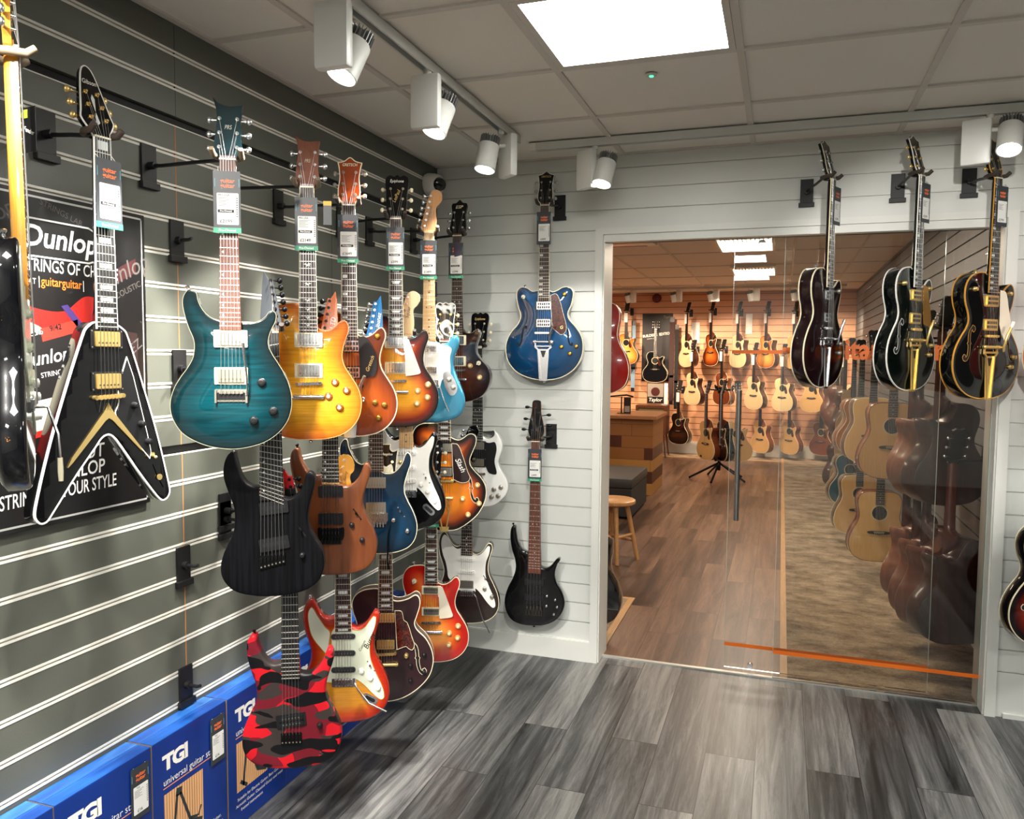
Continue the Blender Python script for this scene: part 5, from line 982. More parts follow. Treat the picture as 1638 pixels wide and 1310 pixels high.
# ---------------------------------------------------------------- guitars on the charcoal wall
LW = 'electric guitars on the charcoal wall'
def tg(g, loc, psi, vn, off=.034, **k): return tag(g[0], (loc[0], loc[1], loc[2]+vn/1000-off), psi, *g[1:], **k)
ROWS = [
 ('vee', (.194, -2.401, 1.282), 1.46, 'black flying-vee electric guitar with white edging and gold hardware', ('price tag reading £3999 on the black vee-shaped guitar', '£3999', ''), (0, -2.389, 2.12), 'black wall hanger holding the black vee-shaped guitar'),
 ('teal', (.33, -2.108, 1.314), .5, 'teal flame-top double-cut electric guitar with nickel pickups, in the top row', ('price tag reading £2199 on the teal guitar', '£2199', 'PRS USA'), (0, -2.048, 2.12), 'black wall hanger holding the teal guitar'),
 ('honey', (.33, -1.73, 1.303), .42, 'honey-yellow flame-top single-cut electric guitar beside the teal one', ('price tag reading £2149 on the honey-yellow guitar', '£2149', 'PRS USA'), (0, -1.69, 2.13), 'black wall hanger holding the honey-yellow guitar'),
 ('orange', (.33, -1.476, 1.289), .38, 'brownish orange single-cut electric guitar with black pickguard and orange headstock', ('price tag reading £1649 on the brownish orange guitar', '£1649', ''), (0, -1.421, 2.116), 'black wall hanger holding the brownish orange guitar'),
 ('tobacco', (.33, -1.122, 1.293), .35, 'tobacco sunburst single-cut guitar with white pickguard, in the top row', ('price tag hanging on the tobacco sunburst guitar', '£599', ''), (0, -.99, 2.13), 'black wall hanger holding the tobacco sunburst guitar'),
 ('lake', (.33, -.815, 1.288), .3, 'light blue offset electric guitar with maple neck and white pickguard', ('price tag hanging on the light blue guitar', '£1499', ''), (0, -.747, 2.13), 'black wall hanger holding the light blue guitar'),
 ('brownquilt', (.315, -.47, 1.357), .1, 'dark brown single-cut guitar, the last of the top row before the corner', ('price tag hanging on the dark brown guitar near the corner', '£399', ''), (0, -.30, 2.15), 'black wall hanger holding the dark brown guitar by the corner'),
 ('blackash', (.33, -1.932, .85), .45, 'matt black seven-string electric guitar with slanted frets, below the teal guitar', None, (0, -1.741, 1.63), 'hanger holding the matt black seven-string guitar'),
 ('koa', (.33, -1.605, .829), .42, 'brown koa-topped electric guitar with black locking tremolo', None, (0, -1.52, 1.62), 'hanger holding the brown koa-topped guitar'),
 ('blue', (.33, -1.289, .829), .38, 'denim-blue electric guitar with silver pickups and chrome locking tremolo', None, (0, -1.2, 1.62), 'hanger holding the denim-blue guitar'),
 ('blackwhite', (.33, -1.035, .863), .3, 'black electric guitar with white pickguard and maple neck, in the middle row', None, (0, -.95, 1.65), 'hanger holding the black guitar with white pickguard'),
 ('semi', (.33, -.65, .781), .3, 'amber sunburst semi-hollow guitar with signed pickguard and gold tailpiece', None, (0, -.56, 1.64), 'hanger holding the amber sunburst semi-hollow guitar'),
 ('sg', (.34, -.262, .824), .1, 'white double-horned electric guitar with black pickguard in the corner', None, (0, -.18, 1.62), 'hanger holding the white double-horned guitar'),
 ('camo', (.33, -1.846, .267), .45, 'red camouflage electric guitar hanging nearest the floor', None, (0, -1.74, 1.05), 'hanger holding the red camouflage guitar'),
 ('cherrystrat', (.33, -1.53, .27), .42, 'cherry and amber flame guitar with split mint pickguard, in the bottom row', None, (0, -1.44, 1.06), 'hanger holding the cherry and amber flame guitar'),
 ('wine', (.33, -1.215, .215), .38, 'satin wine-coloured semi-hollow guitar with tortoiseshell pickguard', None, (0, -1.12, 1.04), 'hanger holding the wine-coloured semi-hollow guitar'),
 ('cherrylp', (.33, -.79, .216), .3, 'cherry sunburst single-cut guitar with ivory pickguard, in the bottom row', ('price tag with green strip on the cherry sunburst guitar', '£749', ''), (0, -.7, 1.03), 'hanger holding the cherry sunburst guitar'),
 ('brownstrat', (.34, -.40, .27), .2, 'dark brown guitar with white pickguard, last of the bottom row', None, (0, -.31, 1.06), 'hanger holding the dark brown guitar with white pickguard'),
]
for key, loc, psi, lab, tgd, base, hl in ROWS:
    S = G[key]; guitar('electric_guitar', lab, loc, psi, S)
    if tgd: tg(tgd, loc, psi, S['vn'], off=.034 if key != 'vee' else .052)
    hanger(hl, 'left', base, loc, psi, loc[2]+S['vn']/1000, rub=RUBT if key in ('teal', 'honey') else None)
guitar('electric_guitar', 'worn black guitar seen edge-on at the far left with an aged maple neck', (.430, -2.808, 1.325), 2.40, G['relic'], lean=-.012)
hanger('hanger with worn rubber yoke at the far left edge', 'left', (0, -3.0, 2.12), (.424, -2.815, 1.325), 2.62, 2.10, rub=RUBT)
BT = (.385, -2.755, 2.045)
t = thing('brand_tag', 'small black swing tag with a yellow-green sticker on the aged maple neck', 'tag', BT, -.15)
MB().box(-.02, .02, -.0005, .0005, -.085, 0).obj('card', BLKP, t); m = MB(); m.box(-.0195, -.004, -.0012, -.0006, -.02, -.004, 0).obj('sticker', mat('lime_sticker', '#a8b93a', .5), t)
m = MB(); add_text(m, 'Fender', .012, lambda u, v, d: (u, -.001-d, v), 0, -.045, 0, rot=-.4, bold=.02); m.obj('logo', WHITEP, t)
t = thing('brand_tag', 'tiny black and yellow tag hanging beside the honey-yellow guitar\'s price tag', 'tag', (.378, -1.69, 2.065), .42)
MB().box(-.013, .013, -.0005, .0005, -.075, 0, 0).box(-.013, .013, -.0008, .0008, -.014, 0, 1).obj('card', [BLKP, mat('yellow_band', '#d9b23a', .5)], t)
t = thing('brand_tag', 'small purple swing tag over the dark brown guitar\'s price tag', 'tag', (.315, -.47, 2.09), .1)
MB().prism([(-.012, 0), (.02, -.005), (.022, -.05), (-.006, -.056)], .026, .0266, 0, lambda u, v, d: (u, -d, v)).obj('card', mat('purple_card', '#3a2d45', .5), t)
for z, l in ((1.921, 'empty black display bracket right of the poster top'), (1.529, 'empty black display bracket behind the teal guitar\'s left edge'), (.914, 'empty black display bracket left of the matt black guitar'), (.529, 'empty black display bracket just above the blue boxes')):
    bracket(l, 'left', (0, -1.94, z))
bracket('empty black display bracket half hidden behind the matt black guitar', 'left', (0, -1.741, 1.022))
# ---------------------------------------------------------------- guitars on the white wall
for key, loc, psi, lab, tgd, base, hl, cat in [
 ('bluehollow', (.636, -.125, 1.458), .1, 'deep blue double-cut hollow guitar on the white wall left of the doorway', ('price tag on the deep blue hollow guitar', '£499', '', False), (.68, 0, 2.33), 'black wall hanger behind the deep blue guitar\'s neck', 'electric_guitar'),
 ('bass', (.60, -.12, .20), .1, 'glossy black five-string bass guitar on the white wall', ('price tag with green strip on the black bass guitar', '£499', ''), (.648, 0, 1.17), 'black wall hanger behind the bass guitar\'s neck', 'bass_guitar'),
 ('darkcherry', (1.945, -.25, 1.452), 1.12, 'dark cherry hollow guitar with cream edging, leftmost of three hanging before the glass', ('price tag on the dark cherry hollow guitar', '£1299', '', False), (1.85, 0, 2.335), 'hanger of the dark cherry guitar above the doorway', 'electric_guitar'),
 ('whitebound', (2.284, -.25, 1.446), .98, 'black hollow guitar with white edging and gold vibrato, middle of three before the glass', ('price tag on the white-edged black hollow guitar', '£2299', '', False), (2.228, 0, 2.335), 'hanger of the white-edged black guitar above the doorway', 'electric_guitar'),
 ('goldbound', (2.56, -.25, 1.418), .78, 'black hollow guitar with gold edging and ivory pickguard, rightmost of three before the glass', ('price tag on the gold-edged black hollow guitar', '£2799', '', False), (2.507, 0, 2.34), 'hanger of the gold-edged black guitar above the doorway', 'electric_guitar'),
]:
    S = G[key]; nm = cat; guitar(nm, lab, loc, psi, S, cat='bass guitar' if nm == 'bass_guitar' else 'guitar'); tg(tgd, loc, psi, S['vn'])
    hanger(hl, 'back', base, loc, psi, loc[2]+S['vn']/1000)
guitar('electric_guitar', 'orange-red hollow guitar cut off by the right edge of the view', (2.885, -.22, 1.45), .5, G['redorange'])
hanger('hanger of the orange-red guitar at the right edge', 'back', (2.90, 0, 2.33), (2.885, -.22, 1.45), .5, 2.332)
guitar('electric_guitar', 'dark red sunburst hollow guitar low at the right edge', (2.86, -.2, .40), .42, G['redburst'])
hanger('hanger of the dark red sunburst guitar', 'back', (2.9, 0, 1.29), (2.86, -.2, .40), .42, 1.282)
# ---------------------------------------------------------------- poster
def poster(loc):
    t = thing('poster', 'framed black advertising poster with white lettering behind the vee-shaped guitar', 'poster', loc)
    F = lambda u, v, d: (d/1000, u/1000, v/1000); w, h = 594, 832
    MB().box(.001, .012, -w/2000, w/2000, -h/2000, h/2000).obj('backing', mat('poster_black', '#141313', .3, coat=.4), t)
    m = MB()
    for a, b, c, d_ in ((-w/2+10, w/2-10, h/2-15, h/2-10), (-w/2+10, w/2-10, -h/2+10, -h/2+15), (-w/2+10, -w/2+14, -h/2+10, h/2-10), (w/2-14, w/2-10, -h/2+10, h/2-10)): m.prism([(a, c), (b, c), (b, d_), (a, d_)], 12, 13, 0, F)
    m.obj('frame', mat('frame_silver', '#d0d0cc', .3, .5), t)
    art = MB()
    art.prism(subdiv_curve([(-285, 190), (-200, 170), (-120, 150), (-60, 130), (20, 128), (90, 170), (150, 150), (120, 60), (130, -60), (60, -160), (-60, -190), (-180, -200), (-285, -170)]), 12, 12.3, 0, F)
    art.prism(subdiv_curve([(-200, 90), (-100, 100), (-20, 60), (20, -40), (0, -140), (-80, -175), (-200, -120)]), 12.3, 12.5, 1, F)
    art.prism([(-52, 80), (60, 108), (60, 76), (-46, 48)], 12.6, 12.8, 2, F); art.prism([(-130, 62), (70, 90), (60, -80), (-70, -100)], 12.5, 12.6, 3, F)
    art.prism([(10, 140), (30, 145), (110, 60), (96, 46)], 12.6, 12.8, 4, F); art.prism([(196, -60), (210, -56), (260, -110), (248, -126)], 12.6, 12.8, 4, F)
    art.prism([(160, 90), (262, 78), (262, -20), (180, -24)], 12.2, 12.4, 5, F); art.prism([(150, 230), (262, 290), (262, 250), (158, 196)], 12.2, 12.4, 6, F)
    art.obj('artwork', [mat('poster_red', '#a8201a', .35, coat=.4), mat('poster_cream', '#c9c2ac', .35), mat('poster_label_red', '#d33427', .4), mat('poster_charcoal', '#1c1a1a', .4), mat('poster_violet', '#3d2c66', .4), mat('poster_brown', '#2a1c1a', .4), mat('poster_maroon', '#3a1416', .4)], t)
    m = MB(); add_text(m, 'Dunlop', 74, F, 20, 306, 12.9, fit=215, shear=.2, bold=.02)
    m.tube([F(-105, 350, 13), F(100, 350, 13), F(128, 338, 13), F(136, 312, 13)], .003, 4); m.tube([F(-105, 258, 13), F(100, 258, 13), F(128, 268, 13), F(136, 282, 13)], .003, 4)
    add_text(m, 'STRINGS OF CHOICE', 44, F, 49, 236, 12.9, fit=295, bold=.008, shear=.08); add_text(m, 'AT', 20, F, -70, 196, 12.9, sx=.8)
    m.prism([(-52, 182), (-50, 182), (-50, 210), (-52, 210)], 12.8, 13, 0, F); m.prism([(80, 182), (82, 182), (82, 210), (80, 210)], 12.8, 13, 0, F)
    add_text(m, 'ALL ABOUT', 52, F, 10, -247, 12.9, fit=250, bold=.01, rot=.03, shear=.1); add_text(m, 'THE DUNLOP', 52, F, 0, -291, 12.9, fit=270, bold=.01, rot=.03, shear=.1); add_text(m, 'STRINGS IN YOUR STYLE', 50, F, -2, -337, 12.9, fit=350, bold=.008, rot=.03, shear=.1)
    add_text(m, 'Dunlop', 50, F, -40, 8, 13, rot=.15, shear=.2, bold=.01); add_text(m, 'STRINGS', 18, F, -20, -32, 13, rot=.15); add_text(m, 'NICKEL WOUND', 12, F, -90, 62, 13, rot=.2)
    m.obj('lettering', mat('poster_white', '#e8e8e4', .4), t)
    m = MB(); add_text(m, 'guitarguitar', 32, F, 15, 198, 12.9, fit=122, bold=.008); m.obj('orange_lettering', ORG, t)
    m = MB(); add_text(m, '9/42', 20, F, -8, 84, 13, rot=.2, bold=.03); m.obj('label_lettering', BLKP, t)
    m = MB(); add_text(m, 'Dunlop', 70, F, 215, 245, 12.7, rot=.45, shear=.2); add_text(m, 'ACOUSTIC', 24, F, 225, 195, 12.7, rot=.45); add_text(m, 'STRINGS LAB', 22, F, 20, 376, 12.6, rot=-.3); add_text(m, 'Dunlop', 60, F, -190, 330, 12.6, rot=.5); add_text(m, 'LOPEZ', 40, F, 225, 20, 12.7, rot=.6)
    m.obj('faint_lettering', mat('poster_grey', '#55504c', .4), t)
poster((0.0015, -2.377, 1.555))
# ---------------------------------------------------------------- blue boxes along the wall
BLUE = mat('box_blue', '#0b2f7c', .35); BLUET = mat('box_blue_top', '#3f86d8', .3); CARD = mat('raw_card', '#7c6a50', .8)
_n = nd(BLUET, 'ShaderNodeTexNoise', Scale=1., Detail=6.); lk(BLUET, texco(BLUET, (30, 5, 10)), _n.inputs['Vector']); lk(BLUET, ramp(BLUET, _n.outputs['Fac'], [(.3, '#153f8c'), (.55, '#255fae'), (.75, '#4c86cc')]).outputs[0], pr(BLUET).inputs['Base Color'])
def stand_box(y0, label, k, with_tag):
    t = thing('stand_box', label, 'box', (.004, y0, 0), 0, None)
    D, Wd, Hh = .088, .317, .455+.001*k; dd = D
    F = lambda u, v, d: (D+d/1000, u/1000, v/1000)
    MB().box(0, D, 0, Wd, 0, Hh-.002, bev=.002).obj('carton', BLUE, t)
    m = MB(); m.box(0, D/2-.0008, .001, Wd-.001, Hh-.002, Hh, 0).box(D/2+.0008, D, .001, Wd-.001, Hh-.002, Hh, 0); m.obj('lid_flaps', BLUET, t)
    m = MB(); m.box(.001, D-.001, -.0006, .0006, .002, Hh-.002).box(.001, D-.001, Wd-.0006, Wd+.0006, .002, Hh-.002); m.obj('cut_edge', CARD, t)
    m = MB(); add_text(m, 'TGI', 62, F, 92, 378, .5, bold=.05, fit=105, shear=.0, spacing=.85); add_text(m, 'universal guitar stand', 30, F, 160, 322, .5, fit=236); m.obj('lettering', WHITEP, t)
    m = MB(); m.prism([(40, 306), (300, 306), (300, 303.5), (40, 303.5)], 0, .4, 0, F); m.obj('underline', mat('salmon_print', '#d98a5c', .5), t)
    ph = mat('photo_stripes', '#d8a06c', .4)
    if not ph.get('done'):
        w_ = nd(ph, 'ShaderNodeTexWave', Scale=30.); w_.bands_direction = 'Y'; lk(ph, texco(ph), w_.inputs['Vector']); lk(ph, ramp(ph, w_.outputs['Fac'], [(.3, '#b9814f'), (.6, '#e2b483')]).outputs[0], pr(ph).inputs['Base Color']); ph['done'] = 1
    m = MB(); m.prism([(42, 118), (205, 118), (205, 286), (42, 286)], 0, .3, 0, F); m.obj('picture', ph, t)
    m = MB()
    for a, b, r in (((95, 262), (75, 130), 5), ((108, 262), (150, 150), 5), ((90, 270), (114, 266), 12), ((60, 150), (95, 122), 6), ((150, 150), (200, 130), 6), ((150, 160), (180, 150), 4), ((182, 148), (196, 176), 3)): 
        d_ = Vector((b[0]-a[0], b[1]-a[1])).normalized(); p = Vector((-d_.y, d_.x))*r; m.prism([(a[0]+p.x, a[1]+p.y), (b[0]+p.x, b[1]+p.y), (b[0]-p.x, b[1]-p.y), (a[0]-p.x, a[1]-p.y)], .3, .6, 0, F)
    m.obj('stand_picture', mat('stand_print', '#2a3236', .5), t)
    m = MB()
    for i, s in enumerate(('Suitable for Electric Guitar, Bass Guitar,', 'Acoustic Guitar, Classical Guitar and most', 'fretted instruments')): add_text(m, s, 15, F, 165-(45 if i == 2 else 0), 92-i*20, .5)
    m.obj('small_lettering', WHITEP, t)
    if with_tag: 
        g = tag(with_tag, (.094, y0+.272, .425), pi/2, '£16', 'TGI', owned=False, d=1.2, scale=.95)
LB = ['blue cardboard box at the bottom-left corner, mostly out of view', 'blue cardboard box second from the left, its price tag at its right end', 'blue cardboard box under the display bracket, picture and price tag showing', 'blue cardboard box left of the red camouflage guitar without a price tag', 'blue cardboard box behind the red camouflage guitar', 'blue cardboard box behind the wine-coloured guitar', 'blue cardboard box farthest along the wall']
TB = ['price tag on the leftmost blue box', 'black and white price tag on the blue box second from the left', 'black and white price tag on the third blue box', None, None, None, None]
for i in range(7): stand_box(-2.82+.32*i+(0, 0, .002, .006, .004, .006, .01)[i], LB[i], i % 3, TB[i])
# ---------------------------------------------------------------- corner camera
t = thing('security_camera', 'round white camera with a black lens high in the corner', 'camera', (0, -.13, 2.46))
MB().lathe([(.052, .001), (.056, .012), (.054, .05), (.046, .078), (.03, .092), (0, .096)], (0, 0, 0), (1, -.15, -.1), 26).obj('housing', WHITEP, t, True)
m = MB(); c = Vector((.06, -.012, -.006)); ax = Vector((.8, -.55, -.2)).normalized(); m.lathe([(.034, 0), (.036, .02), (.03, .036), (.012, .044), (0, .044)], c+ax*.008, ax, 22); m.obj('lens', mat('lens_black', '#0c0c0e', .15, coat=1), t, True)
# ---------------------------------------------------------------- track lighting
TRK = mat('track_white', '#cfd0ca', .4); LAMPW = mat('lamp_white', '#dedfda', .35); FINS = mat('heat_sink', '#8f9190', .4, .5); LAMPE = mat('lamp_lens', '#ffffff', .3, emit='#fff8ec', estr=9.)
def track(name, label, p0, p1, ax):
    t = thing(name, label, 'lighting track', ((p0[0]+p1[0])/2, (p0[1]+p1[1])/2, H-.001))
    L = (p1[0]-p0[0] if ax == 'x' else p1[1]-p0[1])/2; w = .018; B = (lambda m, a, b, c, d, e, f, mi=None: m.box(a, b, c, d, e, f, mi) if ax == 'x' else m.box(c, d, a, b, e, f, mi))
    m = MB(); B(m, -L, L, -w, -w+.007, -.034, 0); B(m, -L, L, w-.007, w, -.034, 0); B(m, -L, L, -w+.007, w-.007, -.014, 0, 1); m.obj('rail', [TRK, BLKP], t)
    m = MB(); B(m, -L-.002, -L+.03, -w-.0006, w+.0006, -.0345, 0); m.obj('end_cap', WHITEP, t); return t
track('lighting_track', 'white lighting track running along the ceiling beside the charcoal wall', (.6, -6.5), (.6, -.46), 'y')
tt = track('lighting_track', 'white lighting track running across the ceiling before the white wall', (.62, -.32), (5.0, -.32), 'x')
def tracklight(label, loc, rz, aim, driver_off, lamp_off, power, tgt, size=1.):
    """driver box under the track and a cylindrical head beside it"""
    t = thing('track_light', label, 'track light', loc)
    m = MB(); m.cyl((0, 0, -.008), (0, 0, .032), .014, n=16); m.obj('adaptor', WHITEP, t, True)
    m = MB(); w, dpt, h = .036, .052, .178; cs, sn = cos(rz), sin(rz)
    bm = MB(); bm.box(-w/2, w/2, -dpt, dpt, -h-.006, -.006, bev=.011); m.add([(x*cs-y*sn+driver_off[0], x*sn+y*cs+driver_off[1], z) for x, y, z in bm.v], bm.f); m.obj('driver_box', LAMPW, t, True)
    a = Vector(aim).normalized(); c = Vector(lamp_off); r = .044
    m = MB(); m.lathe([(r*.93, -.05), (r, -.045), (r, .052), (r*1.03, .055), (r*1.03, .062), (r*.93, .062), (r*.9, .052)], c, a, 30); h = m.obj('lamp_head', LAMPW, t, True)
    f = MB(); pu = a.orthogonal().normalized(); pv = a.cross(pu)
    for i in range(22):
        q = 2*pi*i/22; d_ = pu*cos(q)+pv*sin(q); s_ = a.cross(d_)*.0013; b0 = c-a*.085; b1 = c-a*.05
        f.add([b0+s_+d_*.018, b0-s_+d_*.018, b1-s_+d_*.018, b1+s_+d_*.018, b0+s_+d_*r*.94, b0-s_+d_*r*.94, b1-s_+d_*r*.94, b1+s_+d_*r*.94], [(0, 3, 2, 1), (4, 5, 6, 7), (0, 1, 5, 4), (1, 2, 6, 5), (2, 3, 7, 6), (3, 0, 4, 7)])
    f.lathe([(.026, -.083), (.026, -.05)], c, a, 16); f.obj('heat_sink', FINS, t)
    MB().lathe([(r*.9, .05), (r*.88, .056), (0, .057)], c, a, 28).obj('lens', LAMPE, t)
    MB().tube([Vector((0, 0, -.05))+Vector((driver_off[0], driver_off[1], 0)), c-a*.04], .008, 8).obj('joint', LAMPW, t)
    w0 = Vector(loc)+c+a*.075; spot('track_or_fill_spot', w0, tgt, power)
T1a = Vector((-.45, -.25, -.9))
zt = H-.042
SPW = 120
tracklight('white track light nearest the viewer, its box face to the front', (.6, -2.0, zt), pi/2, (-.22, -.36, -.9), (0, -.012), (.0, .072, -.125), SPW, (.02, -2.35, 1.35))
tracklight('second white track light from the viewer beside the charcoal wall', (.6, -1.415, zt), pi/2, (-.2, -.34, -.9), (0, -.012), (.0, .10, -.115), SPW, (.04, -1.75, 1.3))
tracklight('third white track light, near the corner, its head before its box', (.6, -.675, zt), .9, (-.1, -.22, -.95), (.025, .02), (-.03, -.085, -.115), SPW, (.1, -1.0, 1.2))
tracklight('small-looking track light above the white wall left of the doorway', (.93, -.32, zt), pi/2-.6, (-.15, -.3, -.93), (-.04, 0), (.05, -.02, -.115), 14, (.65, .0, 1.2))
tracklight('track light in front of the gold-edged guitar, lens towards the viewer', (2.51, -.32, zt), pi/2-.3, (-.12, -.42, -.85), (-.045, 0), (.06, -.05, -.095), 16, (2.35, -.9, 1.0))
# unseen spots added without fixtures to brighten the guitars and the charcoal wall
for a, b, p, g in (((.62, -2.6), (.32, -2.1, 1.5), 8, 44), ((.62, -2.9), (.33, -1.65, .95), 62, 38), ((.62, -3.2), (.33, -1.25, .55), 110, 34), ((.62, -3.6), (.33, -1.25, 1.6), 60, 30), ((.62, -2.75), (.0, -2.25, 1.0), 75, 46), ((.62, -4.0), (.1, -2.2, .6), 110, 34),
                   ((2.1, -3.3), (2.4, -.2, 1.75), 100, 30), ((1.7, -3.2), (.66, -.1, 1.0), 70, 34)):
    spot('track_or_fill_spot', (*a, H-.16), b, p, g, .5)
spot('track_or_fill_spot', (3.1, -.36, H-.16), (2.85, -.1, 1.1), 16, 50)  # another added spot without a fixture, for the guitars at the right edge
# ---------------------------------------------------------------- acoustic room: light
WARM = (1, .68, .42)
for x, y, p in ((-.9, 3.0, 16), (1.4, 4.4, 20), (-.9, 6.6, 18), (1.4, 7.2, 18), (1.6, 1.5, 22)): area('room_fill_light', (x, y, H2-.03), .9, p, (1, .80, .60))  # area fills added for the room's warm light, apart from its ceiling fixtures
for i, x in enumerate((-.9, .0, .85, 1.75, 2.5)): spot('washer_or_fill_spot', (x, 7.9, H2-.2), (x+.1, 9.2, 1.2), 105, 80, .8, (1, .74, .53), .06)
spot('washer_or_fill_spot', (1.5, 1.6, H2-.2), (2.3, 2.3, .4), 22, 80, .7, (1, .8, .58), .06); spot('washer_or_fill_spot', (1.5, 3.4, H2-.2), (2.4, 3.2, .5), 26, 80, .7, (1, .8, .58), .06)  # two spots added without fixtures to brighten the right-hand acoustics
# ---------------------------------------------------------------- acoustic guitars
SPR = wood('spruce_top', '#c79c60', '#d9b277', .28, .4, scale=(180, 180, 3)); CED = wood('cedar_top', '#a8642c', '#c27f3e', .3, .4, scale=(180, 180, 3))
PALE = wood('pale_spruce_top', '#d8bf8c', '#e4cf9f', .28, .4, scale=(180, 180, 3))
RWD = wood('rosewood_side', '#2a130c', '#47241a', .3, .4, scale=(20, 20, 1.5)); MAH = wood('mahogany_side', '#5c2a16', '#7d4226', .22, .6, scale=(60, 60, 4)); SAP = wood('sapele_back', '#5e2f1c', '#7d462b', .35, .3, scale=(16, 16, 1.5))
DBK = wood('dark_ovangkol', '#1d110d', '#35211a', .25, .6, scale=(60, 60, 4)); REDT = wood('transparent_red', '#8c1812', '#a8241a', .2, .8, scale=(90, 90, 3)); BLKA = mat('black_gloss_acoustic', '#0c0b0b', .12, coat=1)
HONB = burst('honey_acoustic_burst', [(0, '#8a3d12'), (40, '#c4772a'), (120, '#e0a552'), (200, '#e6b060')]); SUNA = burst('orange_acoustic_burst', [(0, '#4a1408'), (40, '#a8481a'), (110, '#d8842f'), (200, '#e09038')]); KOAB = burst('koa_burst', [(0, '#3a1007'), (50, '#8c3b14'), (140, '#c4702a'), (200, '#cc7a30')], grain=.2)
AG = [(-36, 352), (34, 352)]
def ac(top, side, back=None, shape=ACUT, bind=CREAM, guard=True, neck=NECKMAHO, T=108, roset=True):
    S = dict(body=shape, T=T, arch=0, rf=1.5, rb=2, top=top, side=side, back=back or side, bind=bind, bindb=bind, bw=3, vn=859, fe=415, scale=648, nf=20, wn=44, wb=58, heel=420, join=505, heeld=70, board=EBONY, neck=neck, head=H_AC, headm=EBONY, tilt=15, fd=8,
             tuners=t33((38, 84, 130), 22, 52), tunm=CHROME, butm=CHROME, bv=214, bd=12, soundhole=(0, 352, 50), abridge=(211, 80), inlay='dot', buttons=[(0, 0, 0, -1)])
    if guard: S['guards'] = [([(50, 352), (52, 372), (44, 392), (66, 380), (84, 340), (96, 290), (84, 268), (60, 276), (44, 312)], mat('dark_tortoise_guard', '#3a1a12', .2, coat=.6), 1.2)]
    return S
ARCHS = ac(PALE, MAH, SAP, DREAD, guard=False); ARCHS['soundhole'] = (0, 352, 46)
FAR = 'acoustic guitars on the far peach wall'; RGT = 'acoustic guitars hung along the right-hand wall'
KINDS = dict(nat=ac(PALE, RWD), natm=ac(SPR, MAH), koa=ac(KOAB, DBK), hon=ac(HONB, RWD), sun=ac(SUNA, MAH), dark=ac(burst('dark_acoustic_burst', [(0, '#120806'), (60, '#22100a'), (200, '#4a2412')]), DBK), mah=ac(MAH, MAH), blk=ac(BLKA, BLKA, bind=CREAM), natd=ac(SPR, DBK, None, DREAD))
proto = {}
def short(l, n):
    if len(l.split()) <= n: return l
    w = l.split(',')[0].split()[:n]
    while w[-1] in ('the', 'of', 'in', 'its', 'a', 'beside', 'by', 'to', 'on'): w.pop()
    return ' '.join(w)
TAGM = None
def far_tag(loc, psi, label):
    global TAGM
    m = MB(); m.box(-.03, .03, -.026, -.025, -.075, .075)
    if TAGM is None: TAGM = m.obj('price_tag', TAGW).data; o = bpy.data.objects['price_tag'] if False else [x for x in bpy.data.objects if x.data == TAGM][0]
    else: o = link('price_tag', TAGM)
    o.location = loc; o.rotation_euler = (0, 0, psi); o['label'] = label; o['category'] = 'price tag'; return o
def place(kind, loc, psi, label, wall, dt=0, group=None, tagl=True):
    key = (kind, dt)
    if key not in proto: proto[key] = guitar('acoustic_guitar', label, loc, psi, KINDS[kind], cat='guitar', detail=dt); o = proto[key]
    else:
        o = copy_tree(proto[key]); o.location = loc; o.rotation_euler = (0, 0, psi); o['label'] = label; o['category'] = 'guitar'
    zn = loc[2]+.859
    if wall: hang_simple(loc, psi, zn, wall, 'hanger of the '+short(label, 13))
    return o
def hang_simple(loc, psi, zn, wall, label):
    if wall == 'far': b = Vector((loc[0]+.03, FW, zn+.02))
    elif wall == 'right': b = Vector((2.82, loc[1]+.02, zn+.02))
    else: b = Vector((loc[0], .2, zn+.02))
    t = thing('guitar_hanger', ' '.join(label.split()[:16]), 'hanger', b); g = Vector((loc[0], loc[1], zn+.014)); n = Vector((sin(psi), -cos(psi), 0)); u = Vector((cos(psi), sin(psi), 0)); q = g-n*.042-b
    m = MB(); s = {'far': (0, -1), 'right': (-1, 0), 'rev': (0, 1)}[wall]
    if s[0]: m.box(-.009, -.001, -.028, .028, -.07, .05)
    else: m.box(-.028, .028, *(sorted((s[1]*.001, s[1]*.009))), -.07, .05)
    m.obj('plate', HPL, t); m = MB(); m.tube([Vector((s[0]*.008, s[1]*.008, 0)), q], .006, 6); m.obj('arm', HPL, t, True)
    m = MB()
    for k in (-1, 1): m.tube([q, q+u*k*.034+n*.028, q+u*k*.038+n*.07+Vector((0, 0, .012))], .0075, 6)
    m.obj('yoke', HPL, t, True)
FY = 8.98
